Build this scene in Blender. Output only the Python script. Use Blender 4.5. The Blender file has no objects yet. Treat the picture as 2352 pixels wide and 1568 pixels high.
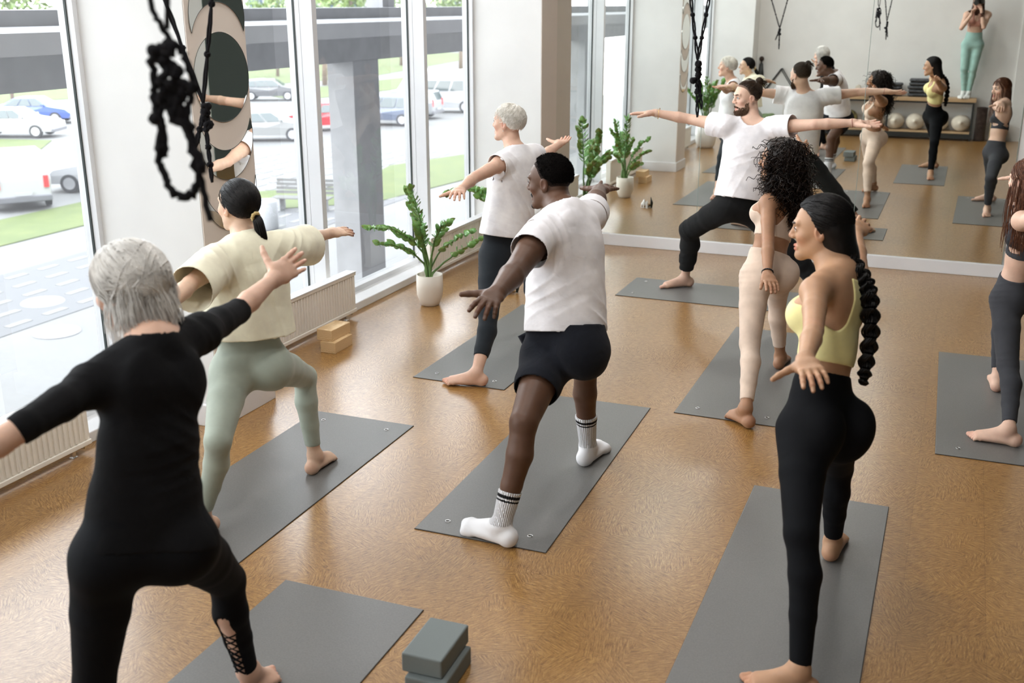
import bpy, bmesh, math, random
import numpy as np
from mathutils import Matrix, Vector
random.seed(4)
sc = bpy.context.scene

# ================= camera, light, exposure =================
cam_d = bpy.data.cameras.new('camera'); cam = bpy.data.objects.new('camera', cam_d); sc.collection.objects.link(cam); sc.camera = cam
cam_d.sensor_width = 36; cam_d.lens = 2451.2/2352*36; cam_d.clip_start = .03; cam_d.clip_end = 400
cam.location = (0, 0, 2.2); cam.rotation_mode = 'XYZ'
cam.matrix_world = Matrix.Translation((0, 0, 2.2)) @ Matrix.Rotation(math.radians(22.507), 4, 'Z') @ Matrix.Rotation(math.radians(90 - 17.561), 4, 'X') @ Matrix.Rotation(math.radians(-.053), 4, 'Z')
cam_d.dof.use_dof = True; cam_d.dof.focus_distance = 5.8; cam_d.dof.aperture_fstop = 3.0

world = bpy.data.worlds.new('sky'); sc.world = world; world.use_nodes = True
wn = world.node_tree; wb = wn.nodes['Background']
# bright overcast sky: slightly brighter towards the horizon, neutral white
tc = wn.nodes.new('ShaderNodeTexCoord'); sx = wn.nodes.new('ShaderNodeSeparateXYZ'); wn.links.new(tc.outputs['Generated'], sx.inputs[0])
wr = wn.nodes.new('ShaderNodeValToRGB'); wn.links.new(sx.outputs['Z'], wr.inputs[0])
wr.color_ramp.elements[0].position = 0; wr.color_ramp.elements[0].color = (.97, .98, 1, 1)
wr.color_ramp.elements[1].position = .8; wr.color_ramp.elements[1].color = (.86, .92, 1, 1)
wn.links.new(wr.outputs[0], wb.inputs[0]); wb.inputs['Strength'].default_value = 1.9

def window_light(name, loc, rot, sx_, sy_):
    """portal: guides the sky's own light through a window opening"""
    l = bpy.data.lights.new(name, 'AREA'); l.shape = 'RECTANGLE'; l.size = sx_; l.size_y = sy_; l.cycles.is_portal = True
    o = bpy.data.objects.new(name, l); sc.collection.objects.link(o); o.location = loc; o.rotation_euler = rot; return o
window_light('window_daylight', (-4.34, 4.5, 2.15), (0, math.radians(-90), 0), 4.3, 10.4)

vs_ = sc.view_settings; vs_.view_transform = 'Standard'; vs_.look = 'None'; vs_.gamma = 1; vs_.use_curve_mapping = False; vs_.exposure = 2.42
FILL_W = 6.0  # power of each added fill lamp
sc.display_settings.display_device = 'sRGB'
sc.cycles.max_bounces = 10; sc.cycles.diffuse_bounces = 5; sc.cycles.glossy_bounces = 5; sc.cycles.transmission_bounces = 4; sc.cycles.transparent_max_bounces = 12
sc.cycles.sample_clamp_indirect = 6; sc.cycles.use_denoising = True; sc.cycles.caustics_reflective = True; sc.cycles.blur_glossy = 0; sc.cycles.caustics_refractive = False
# ---------------------------------------------------------------- small helpers
C = bpy.context.scene.collection
PI = math.pi
def V(*a): return np.array(a, dtype=float)
def nz(v):
    v = np.asarray(v, float); return v / max(1e-9, np.linalg.norm(v))
UP = V(0, 0, 1)

def tag(o, label, cat, group=None):
    o['label'] = label; o['category'] = cat
    if group: o['group'] = group
    return o
def struct(o):
    o['kind'] = 'structure'; return o
def empty(name, loc=(0, 0, 0), rz=0.0):
    o = bpy.data.objects.new(name, None); C.objects.link(o)
    o.location = loc; o.rotation_euler = (0, 0, rz); o.empty_display_size = .1
    return o
def thing(name, label, cat, loc=(0, 0, 0), rz=0.0, group=None):
    return tag(empty(name, loc, rz), label, cat, group)
def link(name, me, parent=None, world=True):
    """a mesh written in world coordinates, hung under its parent"""
    o = bpy.data.objects.new(name, me); C.objects.link(o)
    if parent is not None:
        o.parent = parent
        if world:
            m = Matrix.Identity(4); q = parent; chain = []
            while q is not None: chain.append(q); q = q.parent
            for q in reversed(chain):
                m = m @ Matrix.LocRotScale(q.location, q.rotation_euler, q.scale)
            o.matrix_basis = m.inverted()
    return o
def copy_tree(o, parent=None):
    c = o.copy(); C.objects.link(c)
    if parent is not None:
        c.parent = parent
    for ch in [x for x in bpy.data.objects if x.parent == o]:
        copy_tree(ch, c)
    return c

class MB:
    """collects simple solids into ONE mesh"""
    def __init__(s): s.v = []; s.f = []; s.m = []; s.sm = []
    def add(s, vs, fs, mi=0, smooth=False):
        b = len(s.v); s.v += [tuple(map(float, v)) for v in vs]
        for f in fs: s.f.append([b + i for i in f]); s.m.append(mi); s.sm.append(smooth)
    def box(s, lo, hi, mi=0, rot=None, org=None):
        x0, y0, z0 = lo; x1, y1, z1 = hi
        vs = np.array([(x0,y0,z0),(x1,y0,z0),(x1,y1,z0),(x0,y1,z0),(x0,y0,z1),(x1,y0,z1),(x1,y1,z1),(x0,y1,z1)], float)
        if rot is not None:
            c, sn = math.cos(rot), math.sin(rot); o = np.array(org if org is not None else ((x0+x1)/2,(y0+y1)/2,0), float)
            d = vs - o; vs = np.stack([d[:,0]*c-d[:,1]*sn, d[:,0]*sn+d[:,1]*c, d[:,2]], 1) + o
        s.add(vs, [(0,3,2,1),(4,5,6,7),(0,1,5,4),(1,2,6,5),(2,3,7,6),(3,0,4,7)], mi)
    def tube(s, pts, r, n=8, mi=0, cap=True, smooth=True):
        pts = np.array(pts, float); k = len(pts)
        rr = np.full(k, r) if np.isscalar(r) else np.array(r, float)
        T = np.gradient(pts, axis=0); T /= np.maximum(1e-9, np.linalg.norm(T, axis=1))[:, None]
        ref = V(0, 0, 1) if abs(T[0][2]) < .9 else V(1, 0, 0)
        u = nz(np.cross(T[0], ref)); vs = []
        for i in range(k):
            u = nz(u - T[i] * (u @ T[i])); w = np.cross(T[i], u)
            for j in range(n):
                a = 2 * PI * j / n
                vs.append(pts[i] + rr[i] * (u * math.cos(a) + w * math.sin(a)))
        fs = []
        for i in range(k - 1):
            for j in range(n):
                fs.append((i*n+j, i*n+(j+1) % n, (i+1)*n+(j+1) % n, (i+1)*n+j))
        b = len(s.v); s.add(vs, fs, mi, smooth)
        if cap:
            s.f.append([b + j for j in range(n)][::-1]); s.m.append(mi); s.sm.append(False)
            s.f.append([b + (k-1)*n + j for j in range(n)]); s.m.append(mi); s.sm.append(False)
    def lathe(s, prof, c=(0, 0, 0), n=40, mi=0, smooth=True, close=True):
        vs = []; k = len(prof)
        for (r, z) in prof:
            for j in range(n):
                a = 2 * PI * j / n; vs.append((c[0] + r*math.cos(a), c[1] + r*math.sin(a), c[2] + z))
        fs = [(i*n+j, i*n+(j+1) % n, (i+1)*n+(j+1) % n, (i+1)*n+j) for i in range(k-1) for j in range(n)]
        b = len(s.v); s.add(vs, fs, mi, smooth)
        if close:
            s.f.append([b + j for j in range(n)][::-1]); s.m.append(mi); s.sm.append(False)
            s.f.append([b + (k-1)*n + j for j in range(n)]); s.m.append(mi); s.sm.append(False)
    def sphere(s, c, r, n=12, mi=0, sc=(1, 1, 1)):
        vs = []; fs = []; m = n * 2
        for i in range(n + 1):
            t = PI * i / n
            for j in range(m):
                a = 2 * PI * j / m
                vs.append((c[0]+r*sc[0]*math.sin(t)*math.cos(a), c[1]+r*sc[1]*math.sin(t)*math.sin(a), c[2]+r*sc[2]*math.cos(t)))
        for i in range(n):
            for j in range(m):
                fs.append((i*m+j, (i+1)*m+j, (i+1)*m+(j+1) % m, i*m+(j+1) % m))
        s.add(vs, fs, mi, True)
    def prism(s, poly, axis, a, b, mi=0):
        """poly: 2D outline, extruded along axis (0,1,2) from a to b"""
        n = len(poly); vs = []
        for t in (a, b):
            for p in poly:
                q = list(p); q.insert(axis, t); vs.append(q)
        fs = [(i, (i+1) % n, n+(i+1) % n, n+i) for i in range(n)]
        fs.append(list(range(n))[::-1]); fs.append([n+i for i in range(n)])
        s.add(vs, fs, mi)
    def build(s, name, mats, parent=None, bevel=0.0, world=True, fix=True):
        me = bpy.data.meshes.new(name)
        me.from_pydata(s.v, [], s.f)
        if not isinstance(mats, (list, tuple)): mats = [mats]
        for m in mats: me.materials.append(m)
        me.polygons.foreach_set('material_index', s.m)
        me.polygons.foreach_set('use_smooth', s.sm)
        if fix:
            bm = bmesh.new(); bm.from_mesh(me); bmesh.ops.recalc_face_normals(bm, faces=bm.faces); bm.to_mesh(me); bm.free()
        me.update()
        o = link(name, me, parent, world)
        if bevel:
            md = o.modifiers.new('bevel', 'BEVEL'); md.width = bevel; md.segments = 2; md.limit_method = 'ANGLE'; md.angle_limit = .7
        return o

# ---------------------------------------------------------------- materials
MT = {}
def mat(name, col=(.8, .8, .8), rough=.6, metal=0, spec=.5, build=None, **kw):
    if name in MT: return MT[name]
    m = bpy.data.materials.new(name); m.use_nodes = True; MT[name] = m
    nt = m.node_tree; b = nt.nodes['Principled BSDF']
    b.inputs['Base Color'].default_value = (*col, 1); b.inputs['Roughness'].default_value = rough
    b.inputs['Metallic'].default_value = metal; b.inputs['Specular IOR Level'].default_value = spec
    for k, v in kw.items(): b.inputs[k.replace('_', ' ')].default_value = v
    if build: build(nt, b)
    return m
def nd(nt, t, **kw):
    n = nt.nodes.new(t)
    for k, v in kw.items():
        if k in n.inputs.keys() if hasattr(n.inputs, 'keys') else False: n.inputs[k].default_value = v
        else: setattr(n, k, v)
    return n
def coord(nt, kind='Object', scale=(1, 1, 1), rot=(0, 0, 0)):
    c = nt.nodes.new('ShaderNodeTexCoord'); m = nt.nodes.new('ShaderNodeMapping')
    m.inputs['Scale'].default_value = scale; m.inputs['Rotation'].default_value = rot
    nt.links.new(c.outputs[kind], m.inputs['Vector']); return m.outputs[0]
def noise(nt, vec, scale, detail=3, rough=.5, dist=0):
    n = nt.nodes.new('ShaderNodeTexNoise'); n.inputs['Scale'].default_value = scale
    n.inputs['Detail'].default_value = detail; n.inputs['Roughness'].default_value = rough; n.inputs['Distortion'].default_value = dist
    nt.links.new(vec, n.inputs['Vector']); return n.outputs['Fac']
def ramp(nt, fac, stops):
    r = nt.nodes.new('ShaderNodeValToRGB'); e = r.color_ramp.elements
    while len(e) < len(stops): e.new(.5)
    for i, (p, c) in enumerate(stops): e[i].position = p; e[i].color = (*c, 1) if len(c) == 3 else c
    nt.links.new(fac, r.inputs[0]); return r.outputs[0]
def mixc(nt, fac, a, b, mode='MIX'):
    m = nt.nodes.new('ShaderNodeMix'); m.data_type = 'RGBA'; m.blend_type = mode
    for s, x in ((0, fac), (6, a), (7, b)):
        if hasattr(x, 'is_output') or isinstance(x, bpy.types.NodeSocket): nt.links.new(x, m.inputs[s])
        else: m.inputs[s].default_value = x if s == 0 else ((*x, 1) if len(x) == 3 else x)
    return m.outputs[2]
def bump(nt, b, h, strength=.3, dist=.01):
    n = nt.nodes.new('ShaderNodeBump'); n.inputs['Strength'].default_value = strength; n.inputs['Distance'].default_value = dist
    nt.links.new(h, n.inputs['Height']); nt.links.new(n.outputs[0], b.inputs['Normal'])
def fabric(name, col, rough=.85, var=.12, bs=.35, scale=1.0, sheen=.2):
    """knit cloth: fine weave bump with slight shade variation and soft folds"""
    def bd(nt, b):
        v = coord(nt); n1 = noise(nt, v, 9*scale, 4); n2 = noise(nt, v, 900*scale, 2)
        lo = tuple(c*(1-var) for c in col); hi = tuple(min(1, c*(1+var)) for c in col)
        c = ramp(nt, n1, [(.3, lo), (.7, hi)]); nt.links.new(c, b.inputs['Base Color'])
        ms = nt.nodes.new('ShaderNodeMath'); ms.operation = 'MULTIPLY_ADD'; nt.links.new(n2, ms.inputs[0]); ms.inputs[1].default_value = .25
        nt.links.new(noise(nt, v, 16*scale, 5, .55, 1.2), ms.inputs[2]); bump(nt, b, ms.outputs[0], bs, .012)
        b.inputs['Sheen Weight'].default_value = sheen
    return mat(name, col, rough, spec=.12, build=bd)

# ---------------------------------------------------------------- implicit surfaces for figures
F32 = np.float32
class Prim:
    __slots__ = ('kind', 'p', 'c', 'r', 'k', 'sub')
    def __init__(s, kind, p, c, r, k, sub=False): s.kind = kind; s.p = p; s.c = np.asarray(c, float); s.r = float(r); s.k = float(k); s.sub = sub
    def d(s, P):
        if s.kind == 'cap':
            a, b, ra, rb = s.p; ab = b - a; q = P - a.astype(F32)
            L2 = float(ab @ ab) + 1e-12
            t = np.clip((q @ ab.astype(F32)) / F32(L2), 0, 1)
            q = q - t[..., None] * ab.astype(F32)
            return np.sqrt(np.einsum('...i,...i', q, q)) - (F32(ra) + F32(rb - ra) * t)
        if s.kind == 'ecap':
            a, b, e0, e1, sd, nn, ax = s.p; ab = b - a; q = P - a.astype(F32); L2 = float(ab @ ab) + 1e-12
            t = np.clip((q @ ab.astype(F32)) / F32(L2), 0, 1); q = q - t[..., None] * ab.astype(F32)
            W = F32(e0[0]) + F32(e1[0]-e0[0])*t; D = F32(e0[1]) + F32(e1[1]-e0[1])*t; E = np.minimum(W, D)
            u = q @ sd.astype(F32); v = q @ nn.astype(F32); w = q @ ax.astype(F32)
            x = u/W; y = v/D; z = w/E
            k1 = np.sqrt(x*x + y*y + z*z); k2 = np.sqrt((x/W)**2 + (y/D)**2 + (z/E)**2)
            return k1*(k1-1)/np.maximum(k2, F32(1e-4))
        c, r3, A = s.p; q = (P - c.astype(F32)) @ A.T.astype(F32)
        x = q / np.array(r3, F32); k1 = np.sqrt((x*x).sum(-1)); k2 = np.sqrt(((x/np.array(r3, F32))**2).sum(-1))
        return k1*(k1-1)/np.maximum(k2, F32(1e-4))
def cap(a, b, ra, rb=None, k=.02, sub=False):
    a = np.asarray(a, float); b = np.asarray(b, float); rb = ra if rb is None else rb
    return Prim('cap', (a, b, ra, rb), (a+b)/2, np.linalg.norm(b-a)/2 + max(ra, rb), k, sub)
def ecap(a, b, e0, e1, side, k=.03, sub=False):
    a = np.asarray(a, float); b = np.asarray(b, float); ax = nz(b-a); sd = nz(side - ax*(side @ ax)); nn = np.cross(ax, sd)
    return Prim('ecap', (a, b, e0, e1, sd, nn, ax), (a+b)/2, np.linalg.norm(b-a)/2 + max(*e0, *e1), k, sub)
def ell(c, r3, A=None, k=.02, sub=False):
    A = np.eye(3) if A is None else np.array(A)
    return Prim('ell', (np.asarray(c, float), r3, A), c, max(r3), k, sub)
class Field:
    def __init__(s, prims, off=0.0, reach=.05): s.pr = list(prims); s.off = off; s.reach = reach
    def __call__(s, P, Cc, br):
        D = np.full(P.shape[:-1], 9.0, F32)
        for pr in s.pr:
            dc = np.linalg.norm(Cc - pr.c, axis=1) - pr.r
            idx = np.nonzero(dc < br + pr.k + abs(s.off) + s.reach)[0]
            if not len(idx): continue
            d = pr.d(P[idx]); a = D[idx]; k = F32(max(pr.k, 1e-4))
            if pr.sub:
                h = np.clip(.5 - .5*(a + d)/k, 0, 1); D[idx] = a*(1-h) - d*h + k*h*(1-h)
            else:
                h = np.clip(.5 + .5*(a - d)/k, 0, 1); D[idx] = a*(1-h) + d*h - k*h*(1-h)
        return D - F32(s.off)
    def bounds(s):
        lo = np.min([p.c - p.r for p in s.pr if not p.sub], axis=0) - abs(s.off) - .02
        hi = np.max([p.c + p.r for p in s.pr if not p.sub], axis=0) + abs(s.off) + .02
        return lo, hi
def smin(a, b, k):
    h = np.clip(.5 + .5*(a-b)/k, 0, 1); return a*(1-h) + b*h - k*h*(1-h)
def plane(P, o, n): return (P - np.asarray(o, F32)) @ np.asarray(n, F32)

NB = 8
def nets(fn, lo, hi, h, keep=None):
    """surface nets over the blocks that touch the zero level -> verts, quads"""
    lo = np.asarray(lo, float); hi = np.asarray(hi, float)
    nb = np.maximum(1, np.ceil((hi - lo)/(h*NB)).astype(int)); br = h*NB*.87
    g = np.stack(np.meshgrid(*[np.arange(n) for n in nb], indexing='ij'), -1).reshape(-1, 3)
    cc = lo + (g + .5)*h*NB
    if keep is not None:
        m = keep(cc, br); g = g[m]; cc = cc[m]
    if not len(g): return np.zeros((0, 3)), np.zeros((0, 4), int)
    d0 = np.concatenate([fn(cc[i:i+4000, None, :].astype(F32), cc[i:i+4000], 2*br)[:, 0] for i in range(0, len(cc), 4000)])
    m = np.abs(d0) < br*1.5 + .004; g = g[m]; cc = cc[m]
    if not len(g): return np.zeros((0, 3)), np.zeros((0, 4), int)
    n1 = NB + 1
    loc = np.stack(np.meshgrid(*[np.arange(n1)]*3, indexing='ij'), -1).reshape(-1, 3)
    N = (nb*NB + 3).astype(np.int64)
    def cid(c): return ((c[..., 0]+1)*N[1] + (c[..., 1]+1))*N[2] + (c[..., 2]+1)
    cor = np.array([(0,0,0),(1,0,0),(0,1,0),(1,1,0),(0,0,1),(1,0,1),(0,1,1),(1,1,1)])
    ed = [(0,1),(2,3),(4,5),(6,7),(0,2),(1,3),(4,6),(5,7),(0,4),(1,5),(2,6),(3,7)]
    VID = []; VP = []; FQ = []
    for s0 in range(0, len(g), 600):
        gg = g[s0:s0+600]; P = (lo + (gg[:, None, :]*NB + loc[None])*h).astype(F32)
        D = fn(P, cc[s0:s0+600], br).reshape(-1, n1, n1, n1)
        S = D < 0
        cs = np.stack([S[:, c[0]:c[0]+NB, c[1]:c[1]+NB, c[2]:c[2]+NB] for c in cor], -1)
        sm = cs.sum(-1); b, i, j, k = np.nonzero((sm > 0) & (sm < 8))
        vals = np.stack([D[b, i+c[0], j+c[1], k+c[2]] for c in cor], -1)
        acc = np.zeros((len(b), 3)); cnt = np.zeros(len(b))
        for (p, q) in ed:
            a_, b_ = vals[:, p], vals[:, q]; x = (a_ < 0) != (b_ < 0)
            t = np.where(x, a_/np.where(x, a_-b_, 1), 0)
            acc += np.where(x[:, None], cor[p] + t[:, None]*(cor[q]-cor[p]), 0); cnt += x
        cell = gg[b]*NB + np.stack([i, j, k], 1)
        VID.append(cid(cell)); VP.append(lo + (cell + acc/cnt[:, None])*h)
        for ax in range(3):
            e = np.eye(3, dtype=int)[ax]; e1 = np.eye(3, dtype=int)[(ax+1) % 3]; e2 = np.eye(3, dtype=int)[(ax+2) % 3]
            A = S[:, :NB, :NB, :NB]; B = S[:, e[0]:e[0]+NB, e[1]:e[1]+NB, e[2]:e[2]+NB]
            b, i, j, k = np.nonzero(A != B)
            c = gg[b]*NB + np.stack([i, j, k], 1); ins = A[b, i, j, k]
            q = np.stack([cid(c-e1-e2), cid(c-e2), cid(c), cid(c-e1)], 1)
            q[~ins] = q[~ins][:, ::-1]; FQ.append(q)
    VID = np.concatenate(VID); VP = np.concatenate(VP); FQ = np.concatenate(FQ)
    o = np.argsort(VID); VID = VID[o]; VP = VP[o]
    ix = np.searchsorted(VID, FQ); ix = np.minimum(ix, len(VID)-1); ok = (VID[ix] == FQ).all(1)
    return VP, ix[ok]
def merge(parts):
    vs = []; fs = []; n = 0
    for v, f in parts: vs.append(v); fs.append(f + n); n += len(v)
    return np.concatenate(vs), np.concatenate(fs)
def cutfaces(v, f, fn):
    c = v[f].mean(1); f = f[fn(c)]
    u, inv = np.unique(f, return_inverse=True); return v[u], inv.reshape(-1, 4)
def npmesh(name, v, f, mats, attr=None, mi=None, smooth=True):
    me = bpy.data.meshes.new(name); nf, k = f.shape
    me.vertices.add(len(v)); me.vertices.foreach_set('co', v.astype(F32).ravel())
    me.loops.add(nf*k); me.loops.foreach_set('vertex_index', f.astype(np.int32).ravel())
    me.polygons.add(nf); me.polygons.foreach_set('loop_start', np.arange(0, nf*k, k, dtype=np.int32))
    me.update(calc_edges=True)
    me.polygons.foreach_set('use_smooth', np.full(nf, smooth))
    if not isinstance(mats, (list, tuple)): mats = [mats]
    for m in mats: me.materials.append(m)
    if mi is not None: me.polygons.foreach_set('material_index', mi.astype(np.int32))
    if attr is not None:
        for nm, val in attr.items():
            a = me.attributes.new(nm, 'FLOAT', 'POINT'); a.data.foreach_set('value', val.astype(F32))
    me.validate(); me.update(); return me
def tubes(lines, radii, n=4):
    """many thin strands as one mesh; lines: list of (k,3), radii: list of (k,)"""
    vs = []; fs = []; b = 0
    for L, r in zip(lines, radii):
        k = len(L); T = np.gradient(L, axis=0); T /= np.maximum(1e-9, np.linalg.norm(T, axis=1))[:, None]
        ref = np.where(np.abs(T[:, 2:3]) < .8, V(0, 0, 1)[None], V(1, .2, 0)[None])
        ref = np.broadcast_to(V(.31, .52, .8), T.shape)
        u = np.cross(T, ref); u /= np.maximum(1e-9, np.linalg.norm(u, axis=1))[:, None]; w = np.cross(T, u)
        a = 2*PI*np.arange(n)/n
        ring = L[:, None] + r[:, None, None]*(u[:, None]*np.cos(a)[None, :, None] + w[:, None]*np.sin(a)[None, :, None])
        vs.append(ring.reshape(-1, 3))
        i = np.arange(k-1)[:, None]*n; j = np.arange(n)[None]; j2 = (j+1) % n
        fs.append(np.stack([i+j, i+j2, i+n+j2, i+n+j], -1).reshape(-1, 4) + b); b += k*n
    return np.concatenate(vs), np.concatenate(fs)
M = {}
def skin(name, col, blush, rough=.48, sss=.12):
    def bd(nt, b):
        v = coord(nt); n1 = noise(nt, v, 14, 4, .6); n2 = noise(nt, v, 420, 2, .5)
        lo = tuple(c*.90 for c in col); hi = tuple(min(1, c*1.08) for c in col)
        c = ramp(nt, n1, [(.3, lo), (.7, hi)])
        def at(nm): a = nt.nodes.new('ShaderNodeAttribute'); a.attribute_name = nm; return a.outputs['Fac']
        m1 = nt.nodes.new('ShaderNodeMath'); m1.operation = 'MULTIPLY'; nt.links.new(at('blush'), m1.inputs[0]); m1.inputs[1].default_value = .55
        c = mixc(nt, m1.outputs[0], c, blush)
        lipc = tuple(x*.8 + y*.2 for x, y in zip(blush, (.35, .06, .05))); c = mixc(nt, at('lip'), c, lipc)
        nc = tuple(min(1, x*1.15+.05) for x in col); c = mixc(nt, at('nail'), c, NAILC.get(name, nc))
        nt.links.new(c, b.inputs['Base Color']); bump(nt, b, n2, .12, .002)
        b.inputs['Subsurface Weight'].default_value = sss; b.inputs['Subsurface Radius'].default_value = (1, .35, .18); b.inputs['Subsurface Scale'].default_value = .012
    return mat(name, col, rough, spec=.32, build=bd)
NAILC = {'skin_pale_two': (.10, .06, .10)}
M['skin_fair'] = skin('skin_fair', (.66, .42, .31), (.70, .30, .22))
M['skin_pale_two'] = skin('skin_pale_two', (.68, .46, .33), (.70, .34, .24))
M['skin_warm'] = skin('skin_warm', (.62, .37, .25), (.62, .26, .17))
M['skin_light'] = skin('skin_light', (.68, .45, .34), (.72, .34, .26))
M['skin_tan'] = skin('skin_tan', (.40, .215, .125), (.42, .17, .10))
M['skin_olive'] = skin('skin_olive', (.47, .27, .16), (.56, .24, .15))
M['skin_dark'] = skin('skin_dark', (.105, .052, .031), (.17, .070, .045), rough=.46, sss=.06)
M['eye_white'] = mat('eye_white', (.75, .72, .70), .15)
M['eye_brown'] = mat('eye_brown', (.06, .03, .015), .1); M['eye_blue'] = mat('eye_blue', (.16, .25, .30), .1)
M['pupil'] = mat('pupil', (.004, .004, .004), .05); M['lash'] = mat('lash', (.02, .013, .01), .6)
def hairm(name, a, b_, rough=.38, scale=60):
    def bd(nt, b):
        v = coord(nt); n = noise(nt, v, scale, 3, .6); nt.links.new(ramp(nt, n, [(.32, a), (.68, b_)]), b.inputs['Base Color'])
    return mat(name, a, rough, spec=.28, build=bd)
M['hair_black'] = hairm('hair_black', (.004, .0035, .0035), (.010, .008, .008), .36)
M['hair_dark'] = hairm('hair_dark', (.018, .010, .006), (.055, .032, .018))
M['hair_curly'] = hairm('hair_curly', (.005, .0035, .003), (.022, .012, .008), .42, 30)
M['hair_brown'] = hairm('hair_brown', (.060, .032, .018), (.13, .070, .040), .4)
M['hair_auburn'] = hairm('hair_auburn', (.060, .022, .012), (.16, .062, .030), .35)
M['hair_silver'] = hairm('hair_silver', (.55, .53, .50), (.88, .86, .82), .45, 16)
M['hair_white'] = hairm('hair_white', (.74, .71, .64), (.95, .92, .86), .45, 40)
M['beard'] = hairm('beard', (.060, .030, .016), (.16, .090, .050), .75)
# clothing
M['tee_white'] = fabric('tee_white', (.90, .885, .925), .9)
M['tee_white_warm'] = fabric('tee_white_warm', (.89, .87, .90), .9)
M['tee_cream'] = fabric('tee_cream', (.92, .87, .68), .85)
M['top_black'] = fabric('top_black', (.007, .007, .008), .9, sheen=.02)
M['leg_black'] = fabric('leg_black', (.005, .0055, .007), .8, bs=.15, sheen=.0)
M['leg_navy'] = fabric('leg_navy', (.018, .022, .027), .75, bs=.2, sheen=.06)
M['leg_sage'] = fabric('leg_sage', (.36, .405, .34), .60, bs=.15)
M['leg_beige'] = fabric('leg_beige', (.72, .57, .46), .65, bs=.12)
M['leg_grey'] = fabric('leg_grey', (.046, .048, .055), .8, bs=.25, sheen=.05)
M['leg_mint'] = fabric('leg_mint', (.33, .52, .47), .65, bs=.15)
M['bra_yellow'] = fabric('bra_yellow', (.88, .80, .38), .75, bs=.2)
M['bra_blush'] = fabric('bra_blush', (.52, .26, .20), .7)
M['pants_black'] = fabric('pants_black', (.013, .0135, .014), .95, bs=.5, sheen=.04)
M['shorts_navy'] = fabric('shorts_navy', (.012, .0135, .019), .95, bs=.5, sheen=.05)
def sockm(nt, b):
    a = nt.nodes.new('ShaderNodeAttribute'); a.attribute_name = 'stripe'
    nt.links.new(ramp(nt, a.outputs['Fac'], [(.45, (.82, .82, .84)), (.55, (.012, .012, .014))]), b.inputs['Base Color'])
    r = nt.nodes.new('ShaderNodeAttribute'); r.attribute_name = 'rib'; bump(nt, b, r.outputs['Fac'], .9, .004)
M['sock'] = mat('sock', (.8, .8, .8), .9, spec=.2, build=sockm)
M['sock_white'] = fabric('sock_white', (.75, .76, .73), .9)
M['bead_black'] = mat('bead_black', (.01, .01, .01), .25)
M['gold'] = mat('gold', (.75, .52, .22), .3, 1.0); M['cord_red'] = mat('cord_red', (.25, .03, .03), .7); M['bead_pale'] = mat('bead_pale', (.80, .72, .60), .4)
M['silver'] = mat('silver', (.8, .8, .8), .2, 1.0)
M['scrunchie'] = fabric('scrunchie', (.62, .46, .20), .6)
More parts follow.
